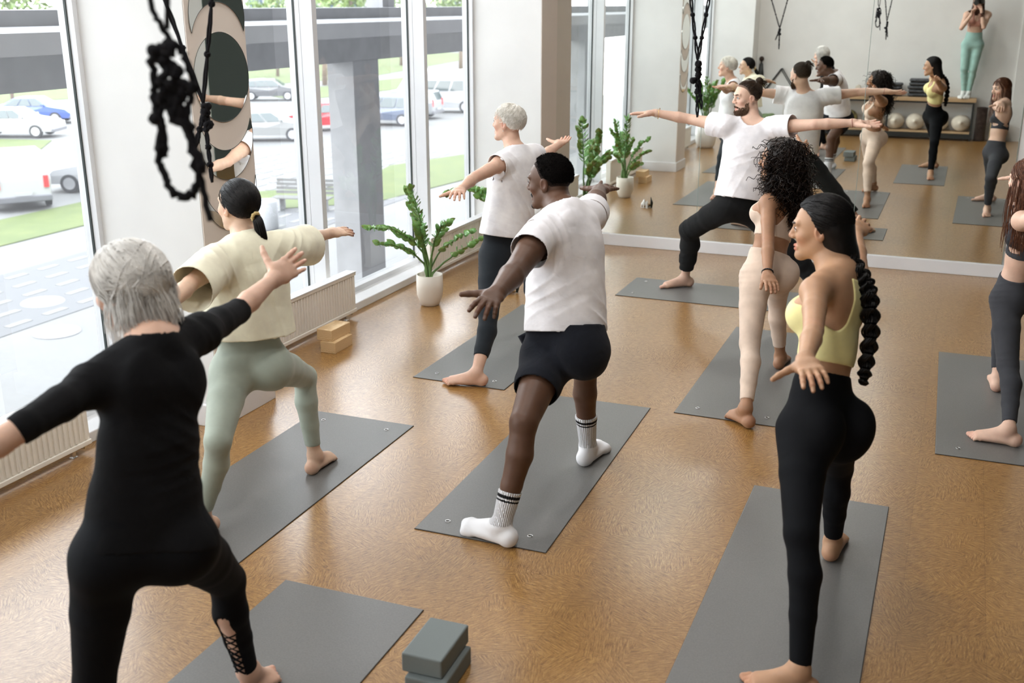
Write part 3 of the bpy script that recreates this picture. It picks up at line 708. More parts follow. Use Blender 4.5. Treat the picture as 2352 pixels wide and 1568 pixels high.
# joint positions in metres
JN = 'pel hipL hipR kneL kneR ankL ankR toeL toeR che nec hed shL shR elL elR wrL wrR tiL tiR'
JOINTS = {
'P4': [(-1.523,4.303,0.784), (-1.597,4.300,0.693), (-1.419,4.273,0.751), (-1.561,3.896,0.513), (-1.537,4.636,0.525), (-1.610,3.762,0.086), (-1.538,4.702,0.086), (-1.824,3.817,0.022), (-1.518,4.918,0.017), (-1.523,4.434,1.082), (-1.583,4.444,1.315), (-1.703,4.570,1.421), (-1.626,4.251,1.246), (-1.532,4.635,1.259), (-1.618,3.961,1.158), (-1.606,4.928,1.265), (-1.591,3.693,1.127), (-1.667,5.190,1.289), (-1.589,3.506,1.099), (-1.661,5.378,1.292)],
'P3': [(-2.586,6.134,0.786), (-2.630,6.049,0.688), (-2.547,6.188,0.683), (-2.562,5.802,0.373), (-2.565,6.529,0.458), (-2.519,5.521,0.080), (-2.573,6.692,0.084), (-2.721,5.465,0.025), (-2.568,6.893,0.022), (-2.552,6.232,1.086), (-2.550,6.231,1.309), (-2.618,6.269,1.483), (-2.579,6.053,1.263), (-2.500,6.405,1.279), (-2.641,5.788,1.211), (-2.533,6.677,1.240), (-2.618,5.543,1.180), (-2.522,6.922,1.282), (-2.567,5.377,1.177), (-2.514,7.093,1.305)],
'P2': [(-2.786,3.697,0.723), (-2.848,3.640,0.663), (-2.712,3.748,0.674), (-2.707,3.331,0.465), (-2.776,4.095,0.490), (-2.841,3.353,0.089), (-2.742,4.085,0.089), (-2.969,3.210,0.020), (-2.750,4.277,0.021), (-2.816,3.736,1.007), (-2.791,3.725,1.214), (-2.849,3.783,1.361), (-2.812,3.547,1.158), (-2.701,3.878,1.166), (-2.738,3.289,1.147), (-2.743,4.143,1.157), (-2.658,3.063,1.125), (-2.777,4.381,1.135), (-2.575,2.915,1.097), (-2.728,4.542,1.128)],
'P5': [(-1.477,8.082,0.805), (-1.402,8.113,0.716), (-1.560,8.024,0.738), (-1.093,8.159,0.402), (-1.879,8.197,0.496), (-0.785,8.203,0.087), (-1.923,8.311,0.079), (-0.685,8.013,0.020), (-2.104,8.192,0.019), (-1.438,8.122,1.127), (-1.440,8.204,1.339), (-1.502,8.243,1.526), (-1.247,8.141,1.329), (-1.632,8.122,1.323), (-0.969,8.046,1.368), (-1.920,8.190,1.356), (-0.703,8.074,1.387), (-2.184,8.137,1.399), (-0.513,8.102,1.374), (-2.368,8.106,1.390)],
'P6': [(-0.944,6.085,0.729), (-0.983,6.000,0.722), (-0.878,6.146,0.712), (-0.951,5.779,0.382), (-0.917,6.462,0.467), (-0.900,5.492,0.101), (-0.883,6.556,0.079), (-1.028,5.609,0.002), (-0.873,6.755,0.019), (-0.892,6.254,0.967), (-0.900,6.254,1.181), (-0.930,6.196,1.346), (-0.952,6.082,1.132), (-0.827,6.419,1.145), (-0.908,5.882,0.949), (-0.874,6.679,1.235), (-0.867,5.685,0.808), (-0.889,6.912,1.322), (-0.800,5.533,0.765), (-0.871,7.081,1.344)],
'P7': [(-0.355,3.728,0.809), (-0.392,3.641,0.768), (-0.300,3.783,0.745), (-0.337,3.347,0.504), (-0.290,4.060,0.456), (-0.283,3.167,0.098), (-0.291,4.176,0.075), (-0.472,3.154,0.019), (-0.274,4.377,0.023), (-0.407,3.869,1.063), (-0.341,3.905,1.274), (-0.426,3.968,1.416), (-0.400,3.722,1.251), (-0.266,4.040,1.155), (-0.367,3.459,1.181), (-0.309,4.302,1.228), (-0.357,3.215,1.156), (-0.345,4.536,1.300), (-0.297,3.055,1.144), (-0.306,4.697,1.339)],
'P8': [(0.379,6.385,0.668), (0.339,6.302,0.649), (0.409,6.466,0.631), (0.385,6.053,0.339), (0.362,6.817,0.420), (0.415,5.739,0.091), (0.375,6.630,0.070), (0.219,5.765,0.020), (0.371,6.833,0.020), (0.363,6.334,0.955), (0.420,6.310,1.154), (0.366,6.225,1.305), (0.352,6.137,1.109), (0.348,6.488,1.151), (0.451,5.886,1.168), (0.365,6.763,1.144), (0.448,5.639,1.157), (0.360,6.999,1.216), (0.460,5.468,1.158), (0.356,7.165,1.171)],
'P1': [(-1.921,2.029,0.853), (-1.977,1.937,0.805), (-1.845,2.085,0.795), (-2.038,1.897,0.416), (-1.928,2.355,0.507), (-1.941,1.703,0.085), (-1.957,2.452,0.114), (-2.121,1.634,0.020), (-1.949,2.611,0.004), (-1.912,2.174,1.115), (-1.935,2.159,1.327), (-2.043,2.208,1.456), (-2.017,2.008,1.253), (-1.937,2.340,1.303), (-1.974,1.744,1.245), (-1.995,2.600,1.294), (-2.061,1.535,1.161), (-2.016,2.832,1.343), (-2.171,1.415,1.122), (-1.993,2.994,1.394)],
}
def JJ(k, **kw):
    d = {n: p for n, p in zip(JN.split(), JOINTS[k])}; d.update(kw); return d
def leggings(g, name, m, par, top=.22, cuff=(.9, .9), off=.004, disp=None, legs='LR', sub=(), th=None, h=.0058, low=None, k=.04, loose=0.0, side='s'):
    comps = [(g.grp('pelvis') + [g.g['torso'][3]], off, [(g.T(top), g.spine)])]
    for i, sd in enumerate('LR'):
        K, A, H_ = g.J['kne'+sd], g.J['ank'+sd], g.J['hip'+sd]; c = cuff[i]
        if c <= 0:      # ends on the thigh
            o = H_ + (K-H_)*(-c); n = nz(K-H_); pr = g.grp('thigh'+sd)
        else:
            o = K + (A-K)*c; n = nz(A-K); pr = g.grp('thigh'+sd, 'shin'+sd)
        if loose: pr = [Prim('cap', (p.p[0], p.p[1], p.p[2], p.p[3] + loose*(.6 if q == 0 else 1)), p.c, p.r + loose, p.k) for q, p in enumerate(pr)]
        comps.append((pr, off, [(o, n)]))
    return Cloth(comps, k, th, (), sub, disp).build(name, m, par, h)
def tee(g, name, m, par, hem=.05, sleeve=(.4, .4), r=(.066, .072), off=.010, loose=(.17, .12), loosetop=None, neck=.074, disp=None, th=.008, h=.0055, nfw=.02, ndn=.035, hemtilt=0.0, sl_drop=.0):
    T = g.T; S = g.S; lt = loosetop or (loose[0]*.92, loose[1]*.95)
    hn = nz(-g.spine + g.F*hemtilt)
    comps = [(g.grp('torso') + [ecap(T(hem) - g.spine*.05, T(.66), loose, lt, nz(g.R+g.Rh), .05), ecap(T(.66), T(.86), lt, (lt[0]*.86, lt[1]*.8), g.R, .05)], off, [(T(hem), hn)]),
             (g.grp('neck')[2:], off, [])]
    for i, sd in enumerate('LR'):
        a, e = g.J['sh'+sd], g.J['el'+sd]; d = nz(e-a); L = np.linalg.norm(e-a)*sleeve[i]
        if sl_drop: pr = [cap(a, a + d*L + d*.02 - UP*sl_drop, r[0]*S, r[1]*S, .05), cap(a, a + d*L + d*.02, r[0]*S, .055*S, .05)]
        else: pr = [cap(a, a + d*L + d*.02, r[0]*S, r[1]*S, .05)]
        comps.append((pr, off*.4, [(a + d*L, d, max(r)*S*1.30 + sl_drop*1.6 + .02)]))
    nb = g.J['nec'] - g.spine*ndn + g.F*nfw
    sub = [cap(nb, g.J['nec'] + g.spine*.10 + g.F*(nfw+.03), neck*S, neck*S*1.25, .01)]
    return Cloth(comps, .04, th, (), sub, disp).build(name, m, par, h)
class Bra:
    def __init__(s, g, b0=.42, low=.63, hi=.16, sx=.062, w=.018, back=.35, off=.005, xb=None, hole=None, lowb=.54, wb=None):
        s.g = g; s.f = Field(g.grp('torso', 'neck') + [g.g['armL'][0], g.g['armR'][0]], off, .06); s.a = (b0, low, hi, sx, w, back, xb if xb is not None else sx, hole, lowb, wb or w)
    def __call__(s, P, Cc, br):
        g = s.g; b0, low, hi, sx, w, back, xb, hole, lowb, wb = s.a; U = s.f(P, Cc, br); q = P - g.J['pel'].astype(F32)
        x = np.abs(q @ g.R.astype(F32)); y = q @ g.F.astype(F32); z = q @ g.spine.astype(F32); L = g.L
        bk = np.clip(.5 - y/.12, 0, 1); xs = sx + (xb-sx)*bk
        lw_ = low + (lowb-low)*bk; zt = L*(lw_ + hi*np.exp(-((x-xs)/(.050 - .016*bk))**2))
        strap = np.maximum(np.maximum(np.abs(x - xs) - (w + (wb-w)*bk), L*lw_ - z), z - L*.955)
        U = np.maximum(U, np.maximum(L*b0 - z, np.minimum(z - zt, strap)))
        U = np.maximum(U, np.where(z > L*.86, .062*g.S - np.sqrt(x*x + (y - .01)**2), -1))
        if hole:
            hx, hz, hr = hole; d = np.sqrt(((x-hx)/2.2)**2 + (z - L*hz)**2) - hr; U = np.maximum(U, np.where(y > -.2, -d, U))
        return U
    def build(s, name, m, par, h=.0045):
        lo, hi = s.f.bounds(); v, f = nets(s, lo, hi, h); return link(name, npmesh(name, v, f, m), par)
def bracelet(g, sd, name, m, par, beads=0, r=.0045, n=24, rad=1.0, slide=.0):
    w = g.J['wr'+sd]; d = nz(w - g.J['el'+sd]); c = w - d*(.012 + slide); u = nz(np.cross(d, UP)); v = np.cross(d, u); R = .0265*g.S*rad*(1.12 if g.m else .98)
    mb = MB()
    if beads:
        for i in range(beads):
            a = 2*PI*i/beads; mb.sphere(c + (u*math.cos(a) + v*math.sin(a))*(R + r*.6), r, 6)
    else:
        L = [c + (u*math.cos(2*PI*i/n) + v*math.sin(2*PI*i/n))*(R + r*.5) + d*.003*math.sin(4*PI*i/n) for i in range(n+1)]; mb.tube(L, r, 6, cap=False)
    return mb.build(name, m, par)
def base(g): return ((g.J['ankL'][0] + g.J['ankR'][0])/2, (g.J['ankL'][1] + g.J['ankR'][1])/2, .005)
def person(g, label): return thing('person', label, 'person', base(g))
rg = np.random.RandomState(11)

# --- woman with silver bob, black top, nearest at the left
def p_silver():
    g = Fig(JJ('P1'), 1.64, 'f', face=(-.99, -.10, -.14), hip=1.06, waist=1.12, bust=.8, hands={'R': dict(n=(-.80, .1, -.60), curl=.06, spread=.55, thumb=.85), 'L': dict(curl=.15)})
    p = person(g, 'person with wavy silver hair, black top and laced black leggings, nearest on the left')
    bo = g.body(M['skin_fair'], p); g.eyes(bo, 'eye_blue', brow='hair_silver')
    fd = folds([(g.T(.55) - g.F*.1, g.spine + g.R*.25, 70, .006, .16), (g.T(.30) - g.F*.1, g.spine - g.R*.2, 85, .006, .13), (g.J['shR'], nz(g.J['elR']-g.J['shR']) + g.spine*.4, 60, .004, .16), (g.J['shL'], nz(g.J['elL']-g.J['shL']), 60, .004, .2)])
    comps = [(g.grp('torso') + g.grp('neck')[2:] + g.grp('pelvis'), .007, [(g.T(-.10), -g.spine)])]
    for sd, t in (('L', .12), ('R', .10)):
        e, w = g.J['el'+sd], g.J['wr'+sd]; comps.append((g.grp('arm'+sd, 'fore'+sd), .006, [(e + (w-e)*t, nz(w-e))]))
    Cloth(comps, .03, None, (), [cap(g.J['nec'] - g.spine*.02 + g.F*.02, g.J['nec'] + g.spine*.12, .062, .075)], fd).build('long_sleeved_top', M['top_black'], p)
    K, A = g.J['kneR'], g.J['ankR']; ax = nz(A-K); cd = nz(V(0, 0, 2.2) - K); lf = nz(np.cross(cd, ax)); od = nz(cd - ax*(cd @ ax)); od = nz(od*.80 + (lf if (lf @ V(-1, -.3, 0)) > 0 else -lf)*.62)
    ra = lambda t: np.interp(t, [0, .3, .6, 1], [.052, .055, .044, .033])*g.S
    ctr = lambda t: K + (A-K)*t
    sub = [cap(ctr(.30) + od*ra(.3)*1.0, ctr(.42) + od*ra(.42), .024, .022), cap(ctr(.42) + od*ra(.42), ctr(.93) + od*ra(.93), .020, .014)]
    leggings(g, 'leggings', M['leg_black'], p, .15, (.93, .98), disp=None, sub=sub)
    mb = MB(); sdv = nz(np.cross(ax, od)); N = 7
    for i in range(N):
        for q in (1, -1):
            t0, t1 = .44 + i*.068, .44 + (i+1.15)*.068; L = []
            for j in range(7):
                s_ = -1 + 2*j/6; t = t0 + (t1-t0)*j/6; w_ = .55 if t < .5 else .50; dd = nz(od + sdv*q*s_*w_); L.append(ctr(min(t, .97)) + dd*(ra(min(t, 1)) + .006))
            mb.tube(L, .0032, 6)
    mb.build('lacing', M['leg_black'], p)
    s_ = Scalp(g, r=(.080, .100, .092)); wn = wr_noise(3, 4, 26, 50)
    lump = [ell(g.hl(0, -.030, -.030), (.076, .064, .080), s_.A, .05), ell(g.hl(0, -.045, -.085), (.064, .042, .046), s_.A, .05)]
    hr = s_.cap('hair', M['hair_silver'], p, .07, lambda P: .0025*wn(P), more=lump)
    L = flowing(s_, 2600, rg, (.25, .35, .9), .105, .007, 24, .15, k2=12, zmin=-.45, out_=.006, swave=.018) + flowing(s_, 260, rg, (.25, .35, .9), .15, .013, 32, .17, k2=14, zmin=-.4, out_=.014, swave=.025)
    L = [l for l in L if not (((l[-1] - g.hc) @ g.hF) > .050 and ((l[-1] - g.hc) @ g.hU) < .02)]
    strands('hair_strands', M['hair_silver'], hr, L, .0022, .4)
    return g

# --- woman in cream tee with low ponytail
def p_cream():
    g = Fig(JJ('P2'), 1.62, 'f', face=(-.96, .28, .02), hip=1.06, waist=.95, bust=.7, glute=1.1, hands={'R': dict(n=(-.35, 0, -1), curl=.12, spread=.5, thumb=.5), 'L': dict(curl=.2)})
    p = person(g, 'person with black ponytail, boxy cream t-shirt and sage leggings, reaching both arms out')
    bo = g.body(M['skin_pale_two'], p); g.eyes(bo)
    n1 = wr_noise(5, 5, 16, 34)
    fd = folds([(g.J['shL'], g.R + g.spine*.5, 55, .010, .17), (g.J['shR'], g.R - g.spine*.6, 55, .010, .15), (g.T(.5) - g.F*.1, g.R + g.spine*.3, 42, .007, .22)])
    tee(g, 't_shirt', M['tee_cream'], p, hem=.20, sleeve=(1.0, .96), r=(.070, .088), off=.014, loose=(.200, .150), loosetop=(.165, .115), neck=.066, disp=lambda P: fd(P) + .005*np.abs(n1(P)), sl_drop=.035)
    fl = folds([(g.J['hipR'] - g.Fh*.03 - UP*.05, g.Rh + UP*.5, 90, .004, .08), (g.J['kneR'], g.J['hipR']-g.J['kneR'], 120, .003, .06), (g.J['hipL'] - g.Fh*.05 - UP*.09, g.Rh*.4 + UP, 110, .004, .06)])
    leggings(g, 'leggings', M['leg_sage'], p, .34, (.9, .86), disp=fl)
    s_ = Scalp(g, r=(.079, .098, .090)); tie = (0, -.80, -.52)
    hr = s_.cap('hair', M['hair_black'], p, .04)
    tp = s_.pt(nz(V(*tie)), .10)
    strands('hair_strands', M['hair_black'], hr, pulled(s_, tie, 1100, rg, (.05, .075), 12), .0016, .8)
    d0 = nz(-g.hF + UP*-.35); pts = [tp, tp + d0*.03 - UP*.01, tp + d0*.045 - UP*.07, tp + d0*.03 - UP*.14 + V(.01, .02, 0), tp + d0*.015 - UP*.21 + V(.02, .03, 0)]
    ts = np.linspace(0, 1, 16); C_ = np.array([[np.interp(t*4, range(5), [q[a] for q in pts]) for a in range(3)] for t in ts])
    for _ in range(3): C_[1:-1] = (C_[:-2] + C_[1:-1]*2 + C_[2:])/4
    w = np.interp(ts, [0, .2, .5, .85, 1], [.010, .021, .024, .016, .006]); L = []
    for _ in range(420):
        a = rg.rand()*2*PI; q = rg.rand()**.5; e = 1 + .05*rg.randn(); L.append(C_ + (V(1, .1, 0)*math.cos(a) + V(0, .7, .5)*math.sin(a))[None]*(w*q)[:, None]*e)
    strands('ponytail', M['hair_black'], p, L, .0016, .7)
    mb = MB(); c = pts[1]*.45 + pts[0]*.55; u = nz(np.cross(d0, UP)); v = np.cross(d0, u)
    mb.tube([c + (u*math.cos(a) + v*math.sin(a))*.0165 for a in np.linspace(0, 2*PI, 25)], [.0075 + .0018*math.sin(i*2.1) for i in range(25)], 8, cap=False); mb.build('hair_tie', M['scrunchie'], p)
    return g

# --- woman with cropped white hair
def p_white():
    g = Fig(JJ('P3'), 1.68, 'f', face=(-1, .10, .05), hip=1.0, waist=1.15, bust=.85, thick=1.04, hands={'L': dict(n=(0, 0, -1), curl=.30, spread=.9, thumb=.85), 'R': dict(n=(-.1, 0, 1), curl=.15, spread=.8, thumb=.9, ts=-1)})
    p = person(g, 'person with cropped white hair, white cap-sleeved top and dark leggings, near the windows')
    bo = g.body(M['skin_fair'], p); g.eyes(bo, 'eye_blue', brow='hair_white')
    n1 = wr_noise(7, 5, 14, 34); fd = folds([(g.J['shL'], g.R + g.spine*.8, 60, .007, .15), (g.T(.35) - g.F*.1, g.spine*.8 + g.R*.9, 46, .009, .22), (g.T(.05) - g.F*.1, g.spine + g.R*.5, 60, .008, .16)])
    tee(g, 't_shirt', M['tee_white'], p, hem=.02, sleeve=(.16, .16), r=(.064, .068), off=.010, loose=(.185, .140), loosetop=(.150, .110), neck=.072, disp=lambda P: fd(P) + .004*np.abs(n1(P)))
    fl = folds([(g.J['hipL'] - UP*.08 + g.Rh*-.03, UP + g.Rh*.12, 130, .005, .11)])
    leggings(g, 'leggings', M['leg_navy'], p, .15, (.72, .72), disp=fl, off=.006)
    s_ = Scalp(g, r=(.077, .096, .088)); wn = wr_noise(2, 5, 60, 140)
    hr = s_.cap('hair', M['hair_white'], p, .07, lambda P: .0018*wn(P), extra=.05)
    strands('hair_strands', M['hair_white'], hr, cropped(s_, 1500, rg, (.15, -.30, .93), .55, (.07, .14), 7, .04, extra=.02, mess=.16), .0015)
    for sg in (-1, 1): mb = MB(); mb.sphere(g.hl(sg*.078, -.002, -.040), .0035, 6); mb.build('earring', M['silver'], p)
    return g

# --- man in white tee, black shorts, striped socks
def p_shorts():
    g = Fig(JJ('P4'), 1.82, 'm', face=(-.99, .08, -.12), mus=1.16, thick=1.03, hip=1.03, waist=1.0, glute=1.12, hands={'L': dict(n=(-.25, 0, -1), curl=[.25, .32, .42, .55], spread=1.25, thumb=1.0), 'R': dict(n=(-.2, 0, -1), curl=[-.05, .1, .1, .0], spread=1.6, thumb=.9)})
    p = person(g, 'person in white t-shirt, dark shorts and striped white socks on the middle mat')
    bo = g.body(M['skin_dark'], p); g.eyes(bo)
    n1 = wr_noise(9, 5, 14, 30); fd = folds([(g.J['shL'], g.R + g.spine*.6, 62, .007, .16), (g.T(.55) - g.F*.11, g.spine*.5 + g.R, 40, .008, .22), (g.T(.15) - g.F*.1, g.spine + g.R*.7, 46, .010, .17), (g.T(.3) + g.R*-.15, g.spine - g.R*.5, 50, .009, .16)])
    tee(g, 't_shirt', M['tee_white_warm'], p, hem=.04, sleeve=(.50, .50), r=(.070, .075), off=.008, loose=(.176, .140), loosetop=(.156, .116), neck=.070, disp=lambda P: fd(P) + .004*np.abs(n1(P)))
    fl = folds([(g.J['hipL'] - UP*.05, g.J['kneL']-g.J['hipL'] + g.Rh*.1, 60, .006, .12), (g.J['hipR'], UP + g.Rh, 50, .006, .12)])
    leggings(g, 'shorts', M['shorts_navy'], p, .09, (-.56, -.60), off=.012, loose=.020, th=.008, disp=fl)
    mb = MB(); a = g.J['hipL'] + UP*.10 - g.Rh*.115 + g.Fh*.01    # turned-out pocket at the hip
    mb.tube([a, a + V(-.02, -.045, -.012), a + V(0, -.035, -.05), a + V(.01, 0, -.085)], [.012, .020, .017, .008], 8); mb.build('pocket', M['shorts_navy'], p)
    for sd, t in (('L', .66), ('R', .58)):
        K, A = g.J['kne'+sd], g.J['ank'+sd]; o = K + (A-K)*t; ax = nz(A-K); L = np.linalg.norm(A-K)*(1-t)
        fp = [q for q in g.g['foot'+sd]]
        for q in fp: q2 = q
        toes = [Prim(q.kind, q.p, q.c, q.r, .02) for q in fp]
        def at(v, o=o, ax=ax, A=A):
            h = (v-o) @ ax; q = v - (A + ax*((v-A) @ ax)[:, None]); u = nz(np.cross(ax, V(1, .2, 0))); w = np.cross(ax, u); th = np.arctan2(q @ w, q @ u)
            st = ((h > .014) & (h < .028)) | ((h > .036) & (h < .044)); return {'stripe': st.astype(float), 'rib': np.where((v[:, 2] > .10), np.sin(th*34), 0)}
        Cloth([(g.grp('shin'+sd) + toes, .0062, [(o, -ax)])], .015, None).build('sock', M['sock'], p, .0035, at)
    s_ = Scalp(g, r=(.0765, .0955, .0872))
    hr = s_.cap('hair', mat('hair_cropped', (.006, .005, .0045), .95, spec=.08), p, .040, None, h=.0032, extra=.34)
    s_.cap('faded_sides', mat('hair_fade', (.022, .014, .011), .85, spec=.15), p, .010, None, h=.0035, extra=.03)
    L = []
    for u in s_.roots(4200, rg, .30):
        q = s_.pt(u, .036); d = nz(q - s_.c + rg.randn(3)*.05); L.append([q, q + d*.0035, q + d*.006 + rg.randn(3)*.0015])
    strands('hair_strands', MT['hair_cropped'], hr, L, .0010, .7)
    mb = MB(); mb.sphere(g.hl(0, .090, -.102), .017, 8, sc=(1, .8, .9)); L = [g.hl(x, y, z) for x, y, z in ((-.026, .082, -.060), (-.014, .096, -.050), (0, .102, -.048), (.014, .096, -.050), (.026, .082, -.060))]; mb.tube(L, .0030, 6); mb.build('goatee', M['hair_black'], p)
    bracelet(g, 'R', 'bracelet', M['silver'], p, 0, .002)
    return g

# --- instructor with bun and beard
def p_bun():
    g = Fig(JJ('P5'), 1.82, 'm', face=(-.80, -.58, -.10), mus=.90, thick=.94, waist=.92, mouth=.004, hands={'R': dict(n=(0, -.15, -1), curl=.05, spread=.5, thumb=.45), 'L': dict(n=(0, -.45, 1), curl=.12, spread=.5, thumb=.55, ts=-1)})
    p = person(g, 'bearded person with topknot, white t-shirt and loose black trousers, facing the class')
    bo = g.body(M['skin_light'], p); g.eyes(bo, 'eye_blue', gaze=(.1, 1, 0), brow='hair_brown', browr=.0028)
    n1 = wr_noise(13, 5, 14, 34); fd = folds([(g.J['shL'], g.R - g.spine*.5, 55, .010, .15), (g.J['shR'], g.R + g.spine*.6, 55, .010, .15), (g.T(.5) + g.F*.1, g.spine + g.R*.5, 34, .009, .2), (g.T(.2) + g.F*.1, g.R + g.spine*.4, 30, .008, .24)])
    tee(g, 't_shirt', M['tee_white_warm'], p, hem=-.03, sleeve=(.42, .42), r=(.064, .071), off=.012, loose=(.185, .135), loosetop=(.165, .122), neck=.072, ndn=.045, nfw=.030, disp=lambda P: fd(P) + .005*np.abs(n1(P)), sl_drop=.008)
    fl = folds([(g.J['kneR'], g.J['hipR']-g.J['kneR'], 46, .008, .12), (g.J['kneR']*.5 + g.J['ankR']*.5, UP + g.Rh*.5, 46, .008, .14), (g.J['hipR'], g.Rh + UP*.3, 40, .008, .14), (g.J['kneL'], g.J['hipL']-g.J['kneL'], 40, .006, .2)])
    leggings(g, 'trousers', M['pants_black'], p, .12, (.66, .80), off=.014, loose=.016, th=.008, disp=fl)
    s_ = Scalp(g, r=(.0775, .0965, .088)); tie = (.05, -.74, .62)
    hr = s_.cap('hair', M['hair_dark'], p, .025, extra=.16)
    s_.cap('shaved_sides', mat('hair_stubble', (.16, .095, .065), .7), p, .008, None, extra=.0)
    strands('hair_strands', M['hair_dark'], hr, [l for l in pulled(s_, tie, 1300, rg, (.035, .085), 10) if s_.ok(((l[0]-s_.c) @ s_.A.T)/s_.r/1.03, .17)], .0016, .8)
    bc = s_.pt(nz(V(*tie)), .22); L = []
    for _ in range(170):
        a = nz(rg.randn(3)); b = nz(np.cross(a, rg.randn(3))); R = .026*(.75 + .4*rg.rand()); L.append([bc + (a*math.cos(t) + b*math.sin(t))*R for t in np.linspace(0, 4.2, 12)])
    for _ in range(60):
        d = nz(-g.hF*.9 + rg.randn(3)*.5 - UP*.25); L.append([bc + d*t*.062 - UP*.02*t*t for t in np.linspace(.2, 1, 7)])
    strands('bun', M['hair_dark'], p, L, .0019, .6)
    mb = MB(); u = g.hR; v = g.hU; c = s_.pt(nz(V(*tie)), .12); mb.tube([c + (u*math.cos(a) + v*math.sin(a)*.8)*.020 for a in np.linspace(0, 2*PI, 21)], .004, 6, cap=False); mb.build('hair_tie', M['scrunchie'], p)
    # beard: short strands over jaw, chin and lip
    L = []; k = g.hs
    A = np.array([g.hR, g.hF, g.hU])
    Q = []
    while len(Q) < 2000:
        th = rg.uniform(-1.5, 1.5); z = rg.uniform(-.118, -.030)
        if abs(th) < .50 and z > -.078: continue
        if abs(th) < 1.15 and z > -.058: continue
        Q.append(g.hl(.054*math.sin(th), .010 + .078*math.cos(th), z))
    for _ in range(900):
        x = rg.uniform(-.028, .028); Q.append(g.hl(x, .100 - abs(x)*.4, -.0485 - abs(x)*.30 + rg.uniform(-.004, .003)))
    Q, G = project(Q, g.grp('head', 'neck'), .0)
    for q, n_ in zip(Q, G):
        z = (q - g.hc) @ g.hU; ln = .014 if z < -.07*k else .008; d = nz(n_*.55 - g.hU*.85 + rg.randn(3)*.22); L.append([q - n_*.002, q + d*ln*.5 + n_*.001, q + d*ln])
    strands('beard', M['beard'], p, L, .0010, .5)
    bracelet(g, 'L', 'bracelet', M['cord_red'], p, 0, .0016)
    for sl in (.0, .010, .022): bracelet(g, 'R', 'bracelet', M['bead_pale'] if sl < .02 else M['gold'], p, 22 if sl < .02 else 0, .0022, rad=1.25 if sl > .02 else 1.02, slide=sl)
    return g

# --- woman with long dark curls
def p_curls():
    g = Fig(JJ('P6'), 1.66, 'f', face=(-.99, .12, 0), hip=1.0, waist=.92, bust=1.12, glute=1.1, thick=.98, hands={'L': dict(n=(-.1, 0, -1), curl=.22, spread=.7, thumb=.35), 'R': dict(n=(-.8, 0, -.4), curl=.12, spread=.5, thumb=.7)})
    p = person(g, 'person with long dark curly hair in beige sports bra and beige leggings')
    bo = g.body(M['skin_tan'], p); g.eyes(bo)
    Bra(g, .40, .62, .16, .065, .015, xb=.045, lowb=.50).build('sports_bra', M['leg_beige'], p)
    fl = folds([(g.J['hipL'] - UP*.02 + g.Rh*-.02, UP + g.Rh*.12, 95, .0045, .13), (g.T(.2), UP, 100, .003, .10)])
    leggings(g, 'leggings', M['leg_beige'], p, .24, (.88, .80), disp=fl, off=.005)
    s_ = Scalp(g, r=(.080, .098, .092)); wn = wr_noise(17, 7, 60, 150); wn2 = wr_noise(18, 5, 30, 60)
    ax = s_.A; lump = [ell(g.hl(0, -.035, .025), (.100, .104, .098), ax, .03), ell(g.hl(0, -.070, -.08), (.100, .075, .09), ax, .05), ell(g.hl(.03, -.080, -.18), (.085, .052, .09), ax, .05), ell(g.hl(-.055, -.04, -.13), (.050, .048, .09), ax, .04)]
    hr = s_.cap('hair', M['hair_curly'], p, .08, lambda P: .007*wn(P) + .006*wn2(P), more=lump, h=.0045)
    cs = [(g.hl(0, -.03, .03), .108), (g.hl(0, -.05, .03), .112), (g.hl(0, -.03, .05), .100), (g.hl(0, -.06, -.05), .112), (g.hl(.03, -.08, -.13), .10), (g.hl(-.07, -.03, -.10), .065), (g.hl(.07, -.06, -.14), .065), (g.hl(.0, -.09, -.16), .085)]
    cs = [c for c in cs for _ in range(1)]
    L = []
    for l in ringlets(cs, 2300, rg, (.08, .19), .0115, 30, 34, spread=.10):
        q = (l[0] - g.hc) @ s_.A.T
        if q[1] > .055 and q[2] < .06: continue
        L.append(l)
    strands('hair_curls', M['hair_curly'], hr, L, .0030, .6)
    bracelet(g, 'L', 'bracelet', M['bead_black'], p, 22, .0048, slide=.006)
    return g

